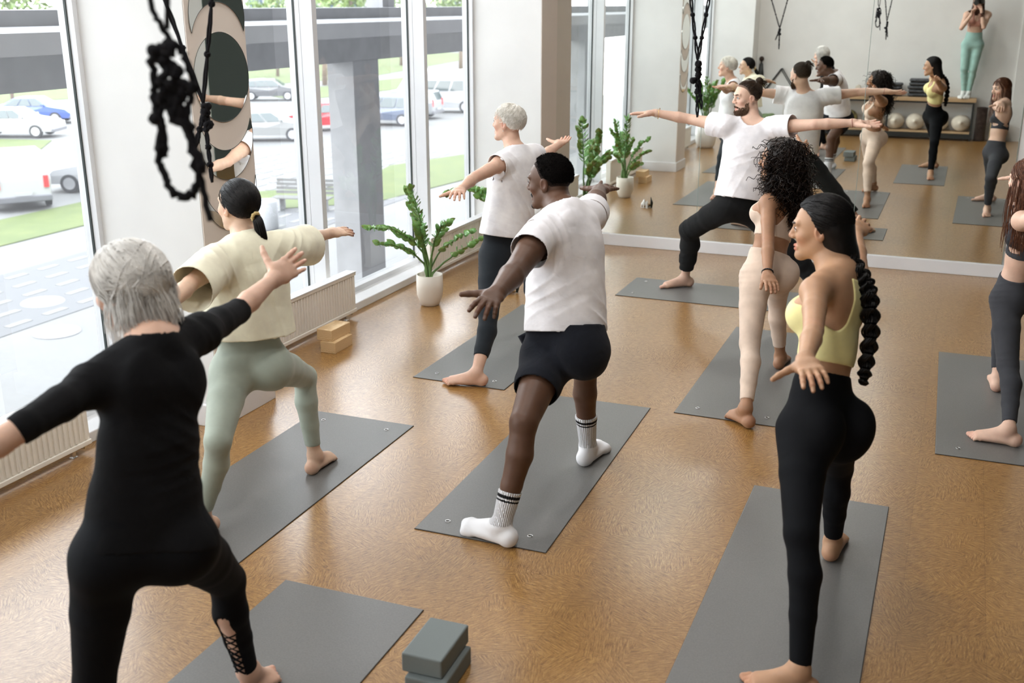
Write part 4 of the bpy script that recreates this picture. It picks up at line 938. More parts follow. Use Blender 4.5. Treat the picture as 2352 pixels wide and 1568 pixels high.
# --- woman with thick braid, yellow bra
def p_braid():
    g = Fig(JJ('P7'), 1.67, 'f', face=(-1, -.03, -.10), hip=1.04, waist=.86, bust=1.22, glute=1.30, thick=.98, hands={'L': dict(n=(.1, .1, -1), curl=[.25, .35, .35, .4], spread=.9, thumb=.95), 'R': dict(n=(-.5, 0, -.8), curl=.25, spread=.8, thumb=.7)})
    p = person(g, 'person with thick black braid, yellow crop top and black leggings, nearest on the right')
    bo = g.body(M['skin_olive'], p); g.eyes(bo, browr=.0027)
    Bra(g, .34, .70, .13, .058, .014, xb=.022, lowb=.56, wb=.026).build('sports_bra', M['bra_yellow'], p)
    leggings(g, 'leggings', M['leg_black'], p, .27, (.96, .90), off=.0045)
    K, H_ = g.J['kneL'], g.J['hipL']       # mesh panel down the side of the near leg
    s_ = Scalp(g, r=(.0800, .1000, .0920)); hr = s_.cap('hair', M['hair_black'], p, .06, more=[ell(g.hl(0, -.050, -.02), (.074, .070, .088), s_.A, .03), ell(g.hl(.0, -.075, -.085), (.060, .048, .064), s_.A, .04), ell(g.hl(.005, -.100, -.130), (.042, .036, .055), s_.A, .04)])
    tie = (0, -.88, -.38)
    st = pulled(s_, tie, 1300, rg, (.075, .13), 12); strands('hair_strands', M['hair_black'], hr, st, .0020, .8)
    n0 = g.hl(0, -.085, -.090); e0 = g.T(.30) - g.F*.125 + g.R*.055; mid = g.T(.86) - g.F*.115 + g.R*.02
    pts = [n0, n0*.4 + mid*.6 - g.F*.01, mid, g.T(.58) - g.F*.135 + g.R*.04, e0, e0 - UP*.04]; ts = np.linspace(0, 1, 90)
    C_ = np.array([[np.interp(t*5, range(6), [q[a] for q in pts]) for a in range(3)] for t in ts])
    for _ in range(20): C_[1:-1] = (C_[:-2] + C_[1:-1]*2 + C_[2:])/4
    side = g.R; w0 = np.interp(ts, [0, .12, .6, .86, .88, .93, 1], [.036, .036, .030, .022, .011, .030, .012]); L = []; R_ = []
    for q in range(3):
        ph = q*2*PI/3
        for _ in range(46):
            a = rg.rand()*2*PI; rr = rg.rand()**.5; pth = []
            for i, t in enumerate(ts):
                T_ = nz(C_[min(i+1, 89)] - C_[max(i-1, 0)]); n_ = nz(np.cross(T_, side)); an = t*27 + ph; am = 1 if t < .87 else .25
                o = side*math.sin(an)*w0[i]*.62*am + n_*math.sin(2*an)*w0[i]*.36*am
                pth.append(C_[i] + o + (side*math.cos(a) + n_*math.sin(a))*rr*w0[i]*.60)
            L.append(np.array(pth))
    strands('braid', M['hair_black'], p, L, .0028, .8, 4)
    mb = MB(); mb.tube([C_[78], C_[79], C_[80]], .0145, 10); mb.build('hair_tie', M['bead_black'], p)
    return g

# --- woman in grey at the right edge
def p_grey():
    g = Fig(JJ('P8'), 1.66, 'f', face=(-.80, .60, -.06), hip=.92, waist=.84, bust=.8, thick=.93, glute=1.0, hands={'L': dict(n=(-.2, 0, -1), curl=.2), 'R': dict(n=(-.2, 0, -1), curl=.25, spread=.8)})
    p = person(g, 'person with long straight brown hair, grey crop top and leggings, at the right edge')
    bo = g.body(M['skin_light'], p); g.eyes(bo)
    Bra(g, .46, .64, .17, .055, .018, xb=.03, hole=(.075, .545, .016), lowb=.55).build('sports_bra', M['leg_grey'], p)
    fl = folds([(g.J['hipL'], UP + g.Rh*.12, 100, .004, .13), (g.J['kneL'], UP, 100, .004, .10)])
    leggings(g, 'leggings', M['leg_grey'], p, .20, (.90, .84), disp=fl, off=.005)
    s_ = Scalp(g, r=(.079, .098, .090)); hr = s_.cap('hair', M['hair_auburn'], p, .05, more=[ell(g.hl(0, -.04, -.02), (.078, .065, .08), s_.A, .03)])
    strands('hair_strands', M['hair_auburn'], hr, flowing(s_, 900, rg, (0, .4, .92), .36, .004, 18, .08, k2=14, zmin=-.2, out_=.012), .0019)
    bracelet(g, 'L', 'bracelet', M['silver'], p, 18, .003)
    return g

# --- photographer standing on the low shelf behind the class, seen in the mirror
def p_photo():
    fz = .70
    J = dict(pel=(.035, -.355, fz+.93), hipL=(-.052, -.345, fz+.86), hipR=(.118, -.352, fz+.86), kneL=(-.05, -.345, fz+.47), kneR=(.09, -.345, fz+.47), ankL=(-.015, -.42, fz+.085), ankR=(.065, -.43, fz+.085),
             toeL=(-.06, -.26, fz+.02), toeR=(.03, -.25, fz+.02), che=(.045, -.33, fz+1.16), nec=(.05, -.29, fz+1.37), hed=(.045, -.205, fz+1.515),
             shL=(-.105, -.265, fz+1.33), shR=(.215, -.275, fz+1.33), elL=(-.165, -.135, fz+1.115), elR=(.165, -.115, fz+1.135), wrL=(-.035, -.085, fz+1.330), wrR=(.105, -.075, fz+1.375), tiL=(-.022, -.058, fz+1.47), tiR=(.075, -.052, fz+1.52))
    # body facing +y towards the mirror: her right hand side is +x
    g = Fig(J, 1.65, 'f', face=(-.30, .90, -.22), hip=.95, waist=.9, bust=.85, z0=fz, hands={'L': dict(n=(.75, .4, .3), curl=.9, spread=.5, thumb=.5), 'R': dict(n=(-.8, .3, .2), curl=1.0, spread=.5, thumb=.5)})
    p = thing('person', 'person holding a camera, in mint leggings, standing on the low bench', 'person', (.03, -.35, fz))
    bo = g.body(M['skin_light'], p); g.eyes(bo)
    leggings(g, 'leggings', M['leg_mint'], p, .30, (.92, .92), off=.005)
    Bra(g, .50, .62, .17, .055, .014).build('sports_bra', M['bra_blush'], p)
    for sd in 'LR':
        A = g.J['ank'+sd]; toes = [Prim(q.kind, q.p, q.c, q.r, .02) for q in g.g['foot'+sd]]
        Cloth([(g.grp('shin'+sd) + toes, .0060, [(A + UP*.03, UP)])], .015).build('sock', M['sock_white'], p, .005)
    s_ = Scalp(g); hr = s_.cap('hair', M['hair_auburn'], p, .05, more=[ell(g.hl(0, -.03, -.02), (.075, .06, .08), s_.A, .03)])
    strands('hair_strands', M['hair_auburn'], hr, flowing(s_, 420, rg, (0, .4, .92), .40, .016, 26, .09, k2=14, zmin=-.2, out_=.012), .0021)
    # the camera she holds: lens points the way the picture was taken
    f_ = nz(V(-.365, .880, -.302)); r_ = nz(np.cross(f_, UP)); u_ = np.cross(r_, f_); o = V(0, 0, 2.2) - f_*.012
    t = thing('photo_camera', 'black camera held up by the woman in mint leggings', 'camera', tuple(o))
    b = MB(); b.tube([o - f_*.10, o - f_*.06, o - f_*.055, o - f_*.002], [.033, .033, .037, .038], 24, smooth=False); b.build('lens', M['steel_black'], t)
    b = MB(); c = o - f_*.125
    vs = [c + r_*sx*.068 + f_*sy*.026 + u_*sz*.046 for sx, sy, sz in ((-1,-1,-1),(1,-1,-1),(1,1,-1),(-1,1,-1),(-1,-1,1),(1,-1,1),(1,1,1),(-1,1,1))]; b.add(vs, [(0,3,2,1),(4,5,6,7),(0,1,5,4),(1,2,6,5),(2,3,7,6),(3,0,4,7)])
    b.build('camera_body', M['steel_black'], t, .006)
    b = MB(); b.tube([c + u_*.045 - f_*.02, c + u_*.062, c + u_*.05 + f_*.024], .016, 8); b.build('viewfinder', M['steel_black'], t)
    return g
# ================= materials of the place =================
def corkm(nt, b):
    v = coord(nt)
    vo = nt.nodes.new('ShaderNodeTexVoronoi'); vo.inputs['Scale'].default_value = 6.5; nt.links.new(v, vo.inputs['Vector'])
    sp = nt.nodes.new('ShaderNodeSeparateColor'); nt.links.new(vo.outputs['Color'], sp.inputs[0])
    vr = nt.nodes.new('ShaderNodeVectorRotate'); vr.rotation_type = 'Z_AXIS'; nt.links.new(v, vr.inputs['Vector'])
    ma = nt.nodes.new('ShaderNodeMath'); ma.operation = 'MULTIPLY'; ma.inputs[1].default_value = 6.28; nt.links.new(sp.outputs[0], ma.inputs[0]); nt.links.new(ma.outputs[0], vr.inputs['Angle'])
    mp = nt.nodes.new('ShaderNodeMapping'); mp.inputs['Scale'].default_value = (1, 7, 1); nt.links.new(vr.outputs[0], mp.inputs[0])
    n1 = noise(nt, mp.outputs[0], 22, 5, .65); n2 = noise(nt, v, 1.3, 3, .6)
    c = ramp(nt, n1, [(.34, (.120, .046, .008)), (.45, (.27, .132, .030)), (.55, (.355, .188, .050)), (.66, (.50, .30, .105))])
    mp2 = nt.nodes.new('ShaderNodeMapping'); mp2.inputs['Scale'].default_value = (1, 3.4, 1); nt.links.new(vr.outputs[0], mp2.inputs[0])
    fl = noise(nt, mp2.outputs[0], 95, 2, .6); fk = ramp(nt, fl, [(.33, (1, 1, 1)), (.41, (0, 0, 0))])
    c = mixc(nt, fk, c, (.07, .028, .010))
    c = mixc(nt, .18, c, ramp(nt, n2, [(.3, (.29, .14, .038)), (.7, (.42, .225, .075))]))
    bk = nt.nodes.new('ShaderNodeTexBrick'); bk.inputs['Scale'].default_value = 1; bk.inputs['Brick Width'].default_value = .9; bk.inputs['Row Height'].default_value = .30; bk.inputs['Mortar Size'].default_value = .0016
    bk.inputs['Color1'].default_value = (1, 1, 1, 1); bk.inputs['Color2'].default_value = (.90, .89, .88, 1); bk.inputs['Mortar'].default_value = (.78, .74, .70, 1)
    m = nt.nodes.new('ShaderNodeMapping'); m.inputs['Rotation'].default_value = (0, 0, PI/2); nt.links.new(v, m.inputs[0]); nt.links.new(m.outputs[0], bk.inputs['Vector'])
    c = mixc(nt, 1, c, bk.outputs['Color'], 'MULTIPLY'); nt.links.new(c, b.inputs['Base Color'])
    r = ramp(nt, n1, [(.3, (.36,)*3), (.7, (.27,)*3)]); nt.links.new(r, b.inputs['Roughness']); bump(nt, b, n1, .06, .002)
    b.inputs['Coat Weight'].default_value = .50; b.inputs['Coat Roughness'].default_value = .24
M['cork'] = mat('cork_floor', rough=.3, spec=.5, build=corkm)
def paint(name, col, rough=.7, var=.03):
    def bd(nt, b):
        v = coord(nt); n = noise(nt, v, 3, 3); c = ramp(nt, n, [(.3, tuple(x*(1-var) for x in col)), (.7, tuple(min(1, x*(1+var)) for x in col))]); nt.links.new(c, b.inputs['Base Color']); bump(nt, b, noise(nt, v, 260, 2), .06, .001)
    return mat(name, col, rough, build=bd)
M['wall'] = paint('wall_white', (.72, .715, .70)); M['wall_dark'] = paint('wall_dark_green', (.016, .022, .019), .8); M['ceil'] = paint('ceiling_white', (.78, .77, .74))
M['trim'] = paint('trim_white', (.76, .76, .77), .35); M['frame'] = paint('frame_white', (.70, .71, .73), .35); M['gasket'] = mat('gasket', (.02, .03, .028), .5)
M['beige_wall'] = paint('column_beige', (.74, .66, .59), .6)
M['mirror'] = mat('mirror_glass', (.86, .885, .85), .0, 1.0); M['mirror_edge'] = mat('mirror_edge', (.30, .36, .33), .25)
def glassm():
    m = bpy.data.materials.new('window_glass'); m.use_nodes = True; nt = m.node_tree; nt.nodes.remove(nt.nodes['Principled BSDF']); out = nt.nodes['Material Output']
    t = nt.nodes.new('ShaderNodeBsdfTransparent'); t.inputs[0].default_value = (.93, .95, .94, 1); g = nt.nodes.new('ShaderNodeBsdfGlossy'); g.inputs['Roughness'].default_value = .0
    lw = nt.nodes.new('ShaderNodeLayerWeight'); lw.inputs['Blend'].default_value = .5; p5 = nt.nodes.new('ShaderNodeMath'); p5.operation = 'POWER'; nt.links.new(lw.outputs['Facing'], p5.inputs[0]); p5.inputs[1].default_value = 5; p6 = nt.nodes.new('ShaderNodeMath'); p6.operation = 'MULTIPLY_ADD'; nt.links.new(p5.outputs[0], p6.inputs[0]); p6.inputs[1].default_value = .85; p6.inputs[2].default_value = .07; mx = nt.nodes.new('ShaderNodeMixShader'); nt.links.new(p6.outputs[0], mx.inputs[0]); nt.links.new(t.outputs[0], mx.inputs[1]); nt.links.new(g.outputs[0], mx.inputs[2])
    tr = nt.nodes.new('ShaderNodeBsdfTranslucent'); tr.inputs[0].default_value = (.9, .92, 1, 1); m2 = nt.nodes.new('ShaderNodeMixShader'); v = coord(nt)
    d = nt.nodes.new('ShaderNodeMapRange'); d.inputs['To Min'].default_value = .018; d.inputs['To Max'].default_value = .045; nt.links.new(noise(nt, v, 1.6, 5, .6), d.inputs['Value'])
    nt.links.new(d.outputs[0], m2.inputs[0]); nt.links.new(mx.outputs[0], m2.inputs[1]); nt.links.new(tr.outputs[0], m2.inputs[2]); nt.links.new(m2.outputs[0], out.inputs[0]); return m
M['glass'] = glassm()
def woodm(name, a, b_, sc_=(1, 1, 1), rough=.5):
    def bd(nt, b):
        v = coord(nt, 'Object', sc_); w = nt.nodes.new('ShaderNodeTexWave'); w.wave_type = 'RINGS'; w.inputs['Scale'].default_value = 3.2; w.inputs['Distortion'].default_value = 5; w.inputs['Detail'].default_value = 3; nt.links.new(v, w.inputs['Vector'])
        nt.links.new(ramp(nt, w.outputs['Fac'], [(.2, a), (.8, b_)]), b.inputs['Base Color'])
    return mat(name, a, rough, build=bd)
M['pine'] = woodm('pine_block', (.60, .40, .20), (.72, .52, .29), (14, 3, 14)); M['plank'] = woodm('bench_plank', (.40, .26, .14), (.52, .36, .20), (3, 9, 9))
def matm(nt, b):
    v = coord(nt); n = noise(nt, v, 160, 3, .6); nt.links.new(ramp(nt, n, [(.3, (.130, .127, .121)), (.7, (.165, .161, .153))]), b.inputs['Base Color']); bump(nt, b, n, .22, .002)
M['mat'] = mat('yoga_mat_grey', (.17, .17, .165), .40, build=matm); M['mat_edge'] = mat('mat_edge', (.03, .022, .02), .7)
def foamm(nt, b):
    v = coord(nt); n = noise(nt, v, 500, 2); nt.links.new(ramp(nt, n, [(.3, (.145, .165, .162)), (.7, (.18, .205, .20))]), b.inputs['Base Color']); bump(nt, b, n, .1, .001)
M['foam'] = mat('foam_grey', (.13, .16, .165), .75, build=foamm)
M['radiator'] = paint('radiator_cream', (.86, .82, .75), .4); M['chrome'] = mat('chrome', (.7, .7, .7), .2, 1.0); M['steel_black'] = mat('steel_black', (.018, .020, .019), .45)
M['pot'] = paint('pot_cream', (.72, .66, .58), .6); M['pot_white'] = paint('pot_white', (.80, .79, .76), .4); M['soil'] = mat('soil', (.03, .022, .015), .95)
def leafm(name, a, b_):
    def bd(nt, b):
        v = coord(nt); nt.links.new(ramp(nt, noise(nt, v, 22, 2), [(.3, a), (.7, b_)]), b.inputs['Base Color']); b.inputs['Transmission Weight'].default_value = 0
        b.inputs['Subsurface Weight'].default_value = .1; b.inputs['Subsurface Scale'].default_value = .01
    return mat(name, a, .28, spec=.5, build=bd)
M['leaf'] = leafm('leaf_green', (.085, .230, .055), (.17, .38, .10)); M['stem'] = mat('stem_green', (.10, .19, .05), .5)
M['rope'] = fabric('rope_black', (.010, .009, .012), .9, bs=.8, scale=6, sheen=.05)
M['cushion'] = fabric('cushion_cream', (.66, .60, .50), .9); M['blanket'] = fabric('blanket_grey', (.075, .078, .085), 1, var=.6, bs=.9, scale=3); M['olive'] = fabric('cushion_olive', (.20, .17, .06), .8, var=.5, scale=2)
M['bag_green'] = fabric('bag_green', (.12, .17, .075), .8, var=.45, scale=1.5); M['brown_mat'] = fabric('rug_brown', (.050, .034, .028), .9, var=.4, scale=2); M['card'] = paint('box_tan', (.50, .38, .22), .8)

# ================= room =================
XW, XE, YS, YN, ZC, ZW = -4.20, 2.6, -.62, 9.63, 4.5, 4.2
def boxo(name, lo, hi, m, parent=None, bevel=0):
    b = MB(); b.box(lo, hi); return b.build(name, m, parent, bevel)
struct(boxo('floor', (-4.34, YS, -.12), (XE, YN, 0), M['cork']))
struct(boxo('ceiling', (-4.4, YS, ZC), (XE, YN, ZC+.15), M['ceil']))
struct(boxo('wall_back', (-4.4, YS-.15, -.12), (XE+.15, YS, ZC+.15), M['wall']))
struct(boxo('wall_far', (-4.4, YN, -.12), (XE+.15, YN+.15, ZC+.15), M['wall']))
struct(boxo('wall_right', (XE, YS, -.12), (XE+.15, YN, ZC+.15), M['wall_dark']))
struct(boxo('trim_1', (.75, YS, 0), (XE, YS+.03, ZC), M['wall']))
struct(boxo('wall_left', (-4.36, YS, -.5), (-4.20, YN, -.002), M['wall']))
struct(boxo('trim_2', (-4.36, YS, ZW), (-4.10, YN, ZC), M['wall']))
struct(boxo('trim_3', (-4.22, YS, 0), (-4.03, YN, .061), M['trim'], bevel=.006))
# base under the mirror wall and along the back wall
struct(boxo('baseboard_far', (-3.54, 9.598, 0), (XE, 9.6295, .108), M['trim'], bevel=.004))
struct(boxo('baseboard_back', (-3.49, YS, 0), (.75, YS+.02, .10), M['trim'], bevel=.004))
# columns between the window bays; the middle one carries a board of mirrored moon phases
def column(n, y0, y1, x1=-3.54, xl=-4.22, beige=True):
    o = thing('wall_column', '', '', ((xl+x1)/2, (y0+y1)/2, 0)); del o['label'], o['category']; o.name = 'trim_column_%d' % n; struct(o)
    b = MB(); b.box((xl, y0, 0), (x1, y1, ZC)); b.build('shaft', M['wall'], o)
    b = MB(); b.box((xl+.2, y0-.02, 0), (x1+.02, y1+.02, .125)); b.build('plinth', M['trim'], o, .005)
    if beige: b = MB(); b.box((x1+.0005, y0+.002, .13), (x1+.006, y1-.002, ZC)); b.build('board', M['beige_wall'], o)
    return o
c1 = column(1, 4.385, 4.865); c2 = column(2, 9.23, 9.629); c3 = column(3, YS+.001, -.14, -3.49, -4.22, False)
def moon(cy, cz, R, cut=None, name='moon_mirror', lab=None, side=1):
    """mirrored disc, or the crescent left of it after a second circle is taken away"""
    N = 72; X0 = -3.5335; out = []
    if cut is None: out = [(cy + R*math.cos(2*PI*i/N), cz + R*math.sin(2*PI*i/N)) for i in range(N)]
    else:
        cz2, R2 = cut; d = cz2 - cz; h = (d*d + R*R - R2*R2)/(2*d)           # height of the horns above cz
        a = math.asin(max(-1, min(1, h/R))); a2 = math.asin(max(-1, min(1, (h-d)/R2)))
        if d > 0:
            o1 = np.linspace(a, -PI-a, N//2); o2 = np.linspace(-PI-a2, a2, N//2)
        else:
            o1 = np.linspace(a, PI-a, N//2); o2 = np.linspace(PI-a2, a2, N//2)
        out = [(cy + R*math.cos(t), cz + R*math.sin(t)) for t in o1] + [(cy + R2*math.cos(t), cz2 + R2*math.sin(t)) for t in o2[1:-1]]
    b = MB(); b.prism(out, 0, X0, X0+.004, 0); o = b.build(name, M['mirror'])
    b = MB(); L = [(X0+.004, y, z) for y, z in out] + [(X0+.004, out[0][0], out[0][1])]
    b.tube(L, .0016, 4, cap=False); b.build('rim', M['steel_black'], o, world=False)
    tag(o, lab, 'mirror', None)
moon(4.635, 1.84, .224, None, lab='full round mirror disc at the middle of the beige column')
moon(4.635, 1.540, .224, (1.694, .224), lab='thick mirrored crescent just below the round mirror disc')
moon(4.635, 1.275, .224, (1.345, .224), lab='thin mirrored crescent lowest on the beige column')
moon(4.635, 2.140, .224, (1.986, .224), lab='thick mirrored crescent just above the round mirror disc')
moon(4.635, 2.405, .224, (2.335, .224), lab='thin mirrored crescent highest on the beige column')
# wall mirrors in three sheets
for i, (a, b_) in enumerate(((-3.54, -2.148), (-2.144, -.770), (-.766, .452))):
    b = MB(); b.box((a, 9.6235, .109), (b_, 9.6285, 3.2)); o = b.build('wall_mirror', [M['mirror']])
    e = MB(); e.box((b_-.0005, 9.6225, .109), (b_+.0035, 9.6285, 3.2)); e.build('edge', M['mirror_edge'], o, world=False)
    tag(o, ('left sheet of the wall mirror, beside the corner column', 'middle sheet of the wall mirror, behind the bearded instructor', 'right sheet of the wall mirror, ending at a white wall')[i], 'mirror')
# window bays
bays = [(-.14, 1.15), (1.15, 2.77), (2.77, 4.385), (4.865, 6.425), (6.425, 8.06), (8.06, 9.23)]
for i, (a, b_) in enumerate(bays):
    o = empty('window_%d' % (i+1), (-4.2, (a+b_)/2, 0)); struct(o)
    b = MB(); b.add([(-4.258, a+.02, .08), (-4.258, b_-.02, .08), (-4.258, b_-.02, ZW-.05), (-4.258, a+.02, ZW-.05)], [(0, 1, 2, 3)]); b.build('pane', M['glass'], o)
    b = MB()
    for (y0, y1) in ((a, a+.03), (b_-.03, b_)): b.box((-4.30, y0, .0), (-4.20, y1, 3.55))
    b.box((-4.30, a, 0), (-4.20, b_, .10)); b.box((-4.30, a, ZW-.07), (-4.20, b_, ZW)); b.build('window_frame', M['frame'], o)
    b = MB()
    for y0 in (a+.03, b_-.036): b.box((-4.252, y0, .10), (-4.238, y0+.006, ZW-.07))
    b.build('gasket', M['gasket'], o)
for y in (1.15, 2.77, 6.425, 8.06):
    struct(boxo('trim_mullion', (-4.2, y-.028, .061), (-4.10, y+.028, ZW), M['frame'], bevel=.003))

# ================= radiators =================
def radiator(y0, y1, lab):
    t = thing('radiator', lab, 'radiator', (-3.97, (y0+y1)/2, 0), group='radiators under the windows'); del t['group']
    b = MB(); b.box((-4.005, y0, .05), (-3.945, y1, .342)); b.build('panel', M['radiator'], t, .004)
    b = MB(); n = int((y1-y0)/.0335)
    for i in range(n):
        y = y0 + .012 + i*.0335; b.box((-3.946, y+.004, .080), (-3.936, y+.020, .318))
    b.build('ribs', M['radiator'], t, .004)
    b = MB(); b.box((-3.946, y0, .05), (-3.934, y1, .075)); b.box((-3.946, y0, .322), (-3.934, y1, .345)); b.build('rails', M['radiator'], t, .003)
    b = MB(); n = int((y1-y0)/.02); b.box((-4.012, y0, .343), (-3.93, y1, .352)); b.build('top_grille', M['trim'], t, .002)
    for y in (y0+.06, y1-.10): 
        b = MB(); b.box((-3.985, y-.018, 0), (-3.955, y+.018, .006)); b.box((-3.978, y-.010, .004), (-3.962, y+.010, .055)); b.build('leg', M['chrome'], t)
    b = MB(); b.tube([(-3.965, y1-.03, .06), (-3.965, y1-.03, .03), (-4.03, y1-.03, .025)], .007, 8); b.build('pipe', M['chrome'], t)
radiator(2.30, 3.86, 'cream ribbed radiator at the left edge, behind the silver-haired woman')
radiator(5.10, 6.53, 'cream ribbed radiator behind the two wooden blocks')
radiator(7.75, 9.10, 'cream ribbed radiator behind the woman with cropped white hair')

# ================= yoga mats and blocks =================
def ymat(cx_, cy_, rz, lab, L=1.80, W=.61, ends=(1,)):
    t = thing('yoga_mat', lab, 'yoga mat', (cx_, cy_, 0), rz); b = MB(); b.box((-W/2, -L/2, 0), (W/2, L/2, .005)); o = b.build('sheet', M['mat'], t, .002, world=False)
    b = MB(); b.box((-W/2-.0012, -L/2-.0012, .0003), (W/2+.0012, L/2+.0012, .0032)); b.build('underside', M['mat_edge'], t, world=False)
    for e in ends:
        for sx in (-1, 1):
            b = MB(); N = 20; c = (sx*.195, e*(L/2-.11))
            b.tube([(c[0] + .0105*math.cos(2*PI*i/N), c[1] + .0105*math.sin(2*PI*i/N), .0062) for i in range(N+1)], .0024, 6, cap=False, mi=0); b.lathe([(.0, .0053), (.009, .0056)], (c[0], c[1], 0), 16, 1, close=False)
            b.build('eyelet', [M['chrome'], M['steel_black']], t, world=False)
ymat(-1.962, 2.255, .02, 'grey yoga mat under the silver-haired woman, nearest at the left', ends=(-1,))
ymat(-2.860, 3.895, .018, 'grey yoga mat under the woman in the cream t-shirt')
ymat(-2.640, 6.412, .0, 'grey yoga mat under the woman with cropped white hair', ends=(-1,))
ymat(-1.730, 4.645, .025, 'grey yoga mat under the man in striped socks, at the centre', ends=(-1,))
ymat(-1.468, 8.156, PI/2, 'grey yoga mat turned crosswise under the bearded instructor')
ymat(-1.003, 6.438, .002, 'grey yoga mat under the woman with dark curly hair', ends=(-1,))
ymat(-.405, 3.850, .003, 'grey yoga mat under the woman with the long braid', ends=(-1,))
ymat(.362, 6.385, .018, 'dark grey yoga mat at the right edge under the woman in grey', ends=(-1,))
def block(c, sz, rz, m, lab, name, z0, grp, bev=.003):
    b = MB(); b.box((-sz[0]/2, -sz[1]/2, 0), (sz[0]/2, sz[1]/2, sz[2])); o = b.build(name, m, None, bev); o.location = (c[0], c[1], z0); o.rotation_euler = (0, 0, rz); tag(o, lab, 'yoga block', grp)
block((-3.690, 5.838), (.113, .225, .0745), .02, M['pine'], 'lower pale wooden yoga block, on the floor by the radiator', 'wooden_block', 0, 'wooden yoga blocks')
block((-3.722, 5.862), (.117, .228, .0745), -.02, M['pine'], 'upper pale wooden yoga block, stacked beside the radiator', 'wooden_block', .075, 'wooden yoga blocks')
block((-1.432, 2.800), (.146, .240, .068), .055, M['foam'], 'lower blue-grey foam yoga block at the front edge', 'foam_block', 0, 'foam yoga blocks', .006)
block((-1.452, 2.822), (.147, .236, .070), .04, M['foam'], 'upper blue-grey foam yoga block at the front edge', 'foam_block', .0685, 'foam yoga blocks', .006)

# ================= plants =================
def zz_plant(cx_, cy_, lab, stems, seed, potm, pr=(.072, .102, .24), leafs=.060, lw=.017, z0=0):
    r_ = np.random.RandomState(seed); t = thing('potted_plant', lab, 'plant', (cx_, cy_, z0)); h = pr[2]
    b = MB(); prof = [(pr[0]*.80, 0), (pr[0]*.97, .006), (pr[0]*1.12, .035), (pr[1]*.97, h*.35), (pr[1], h*.6), (pr[1]*.98, h), (pr[1]*.90, h), (pr[1]*.88, h-.03)]
    b.lathe(prof, n=48); b.build('pot', potm, t, world=False)
    b = MB(); b.lathe([(0.001, h-.030), (pr[1]*.86, h-.032)], n=24, close=False); b.build('soil', M['soil'], t, world=False)
    S_ = MB(); Lf = MB()
    for (az, reach, hgt, bend, nl) in stems:
        a = math.radians(az); d = V(math.cos(a), math.sin(a), 0); p0 = V(r_.uniform(-.35, .35)*pr[1], r_.uniform(-.35, .35)*pr[1], h-.03); pts = []
        for i in range(13):
            q = i/12; pts.append(p0 + d*reach*(q**(1 + bend)) + UP*hgt*(q - .30*bend*q*q*q) + V(*(r_.randn(3)*.004)))
        pts = np.array(pts); S_.tube(pts, np.interp(np.linspace(0, 1, 13), [0, .25, 1], [.012, .008, .0025]), 7)
        sd = nz(np.cross(d, UP)); st = .42
        for k in range(nl):
            q = st + (1-st)*(k+.5)/nl; x = q*12; i = min(11, int(x)); p = pts[i] + (pts[i+1]-pts[i])*(x-i); T_ = nz(pts[i+1]-pts[i])
            for s_ in (1, -1, 0) if k == nl-1 else (1, -1):
                ln = leafs*(1 - .35*abs(q-.6))*(1+.15*r_.randn()); dl = nz(sd*s_*1.0 + T_*(.75 if s_ else 1.4) + UP*(.15+.1*r_.randn()) + r_.randn(3)*.12); w_ = nz(np.cross(dl, T_ + r_.randn(3)*.25)); w_ = nz(np.cross(w_, dl)) if r_.rand() < .0 else w_
                nrm = nz(np.cross(dl, w_)); w_ = nz(w_ + nrm*.2*r_.randn()); W_ = lw*ln/.06; vs = []; fs = []
                for j, (u, wd) in enumerate(((0, .12), (.18, .72), (.42, 1), (.68, .82), (.88, .40), (1, .03))):
                    c = p + dl*ln*u + nrm*(-.10*ln*u*u); vs += [c + w_*W_*wd + nrm*.10*W_*wd, c, c - w_*W_*wd + nrm*.10*W_*wd]
                for j in range(5):
                    for q2 in (0, 1): fs.append((j*3+q2, j*3+q2+1, j*3+q2+4, j*3+q2+3))
                Lf.add(vs, fs, 0, True)
    S_.build('stems', M['stem'], t, world=False); o = Lf.build('foliage', M['leaf'], t, world=False, fix=False)
    md = o.modifiers.new('thick', 'SOLIDIFY'); md.thickness = .0009
    return t
zz_plant(-3.600, 7.050, 'feathery green plant in a cream pot, between two radiators', [(250, .62, .66, .9, 13), (262, .20, .80, .4, 13), (200, .14, .76, .4, 11), (95, .42, .50, .9, 8), (60, .66, .34, .5, 9), (285, .22, .55, .6, 8), (330, .26, .60, .7, 9), (160, .16, .66, .5, 10), (20, .34, .46, .7, 7), (240, .44, .42, .8, 9)], 3, M['pot'], leafs=.070, lw=.021)
zz_plant(-3.600, 8.500, 'taller feathery plant behind the woman with cropped white hair', [(255, .80, .86, 1.3, 12), (262, .42, .62, .9, 10), (80, .20, .95, .4, 12), (60, .42, .60, .9, 9), (20, .30, .60, .8, 9), (0, .12, .80, .4, 10), (300, .25, .60, .7, 9)], 8, M['pot'], leafs=.085, lw=.024)
zz_plant(-3.74, 2.13, 'bushy green plant in a large white pot, seen in the mirror', [(a, .10 + .12*(i % 3), .62 + .1*(i % 4), .5, 13) for i, a in enumerate(range(0, 360, 30))], 5, M['pot_white'], pr=(.125, .165, .34), leafs=.075, lw=.020)
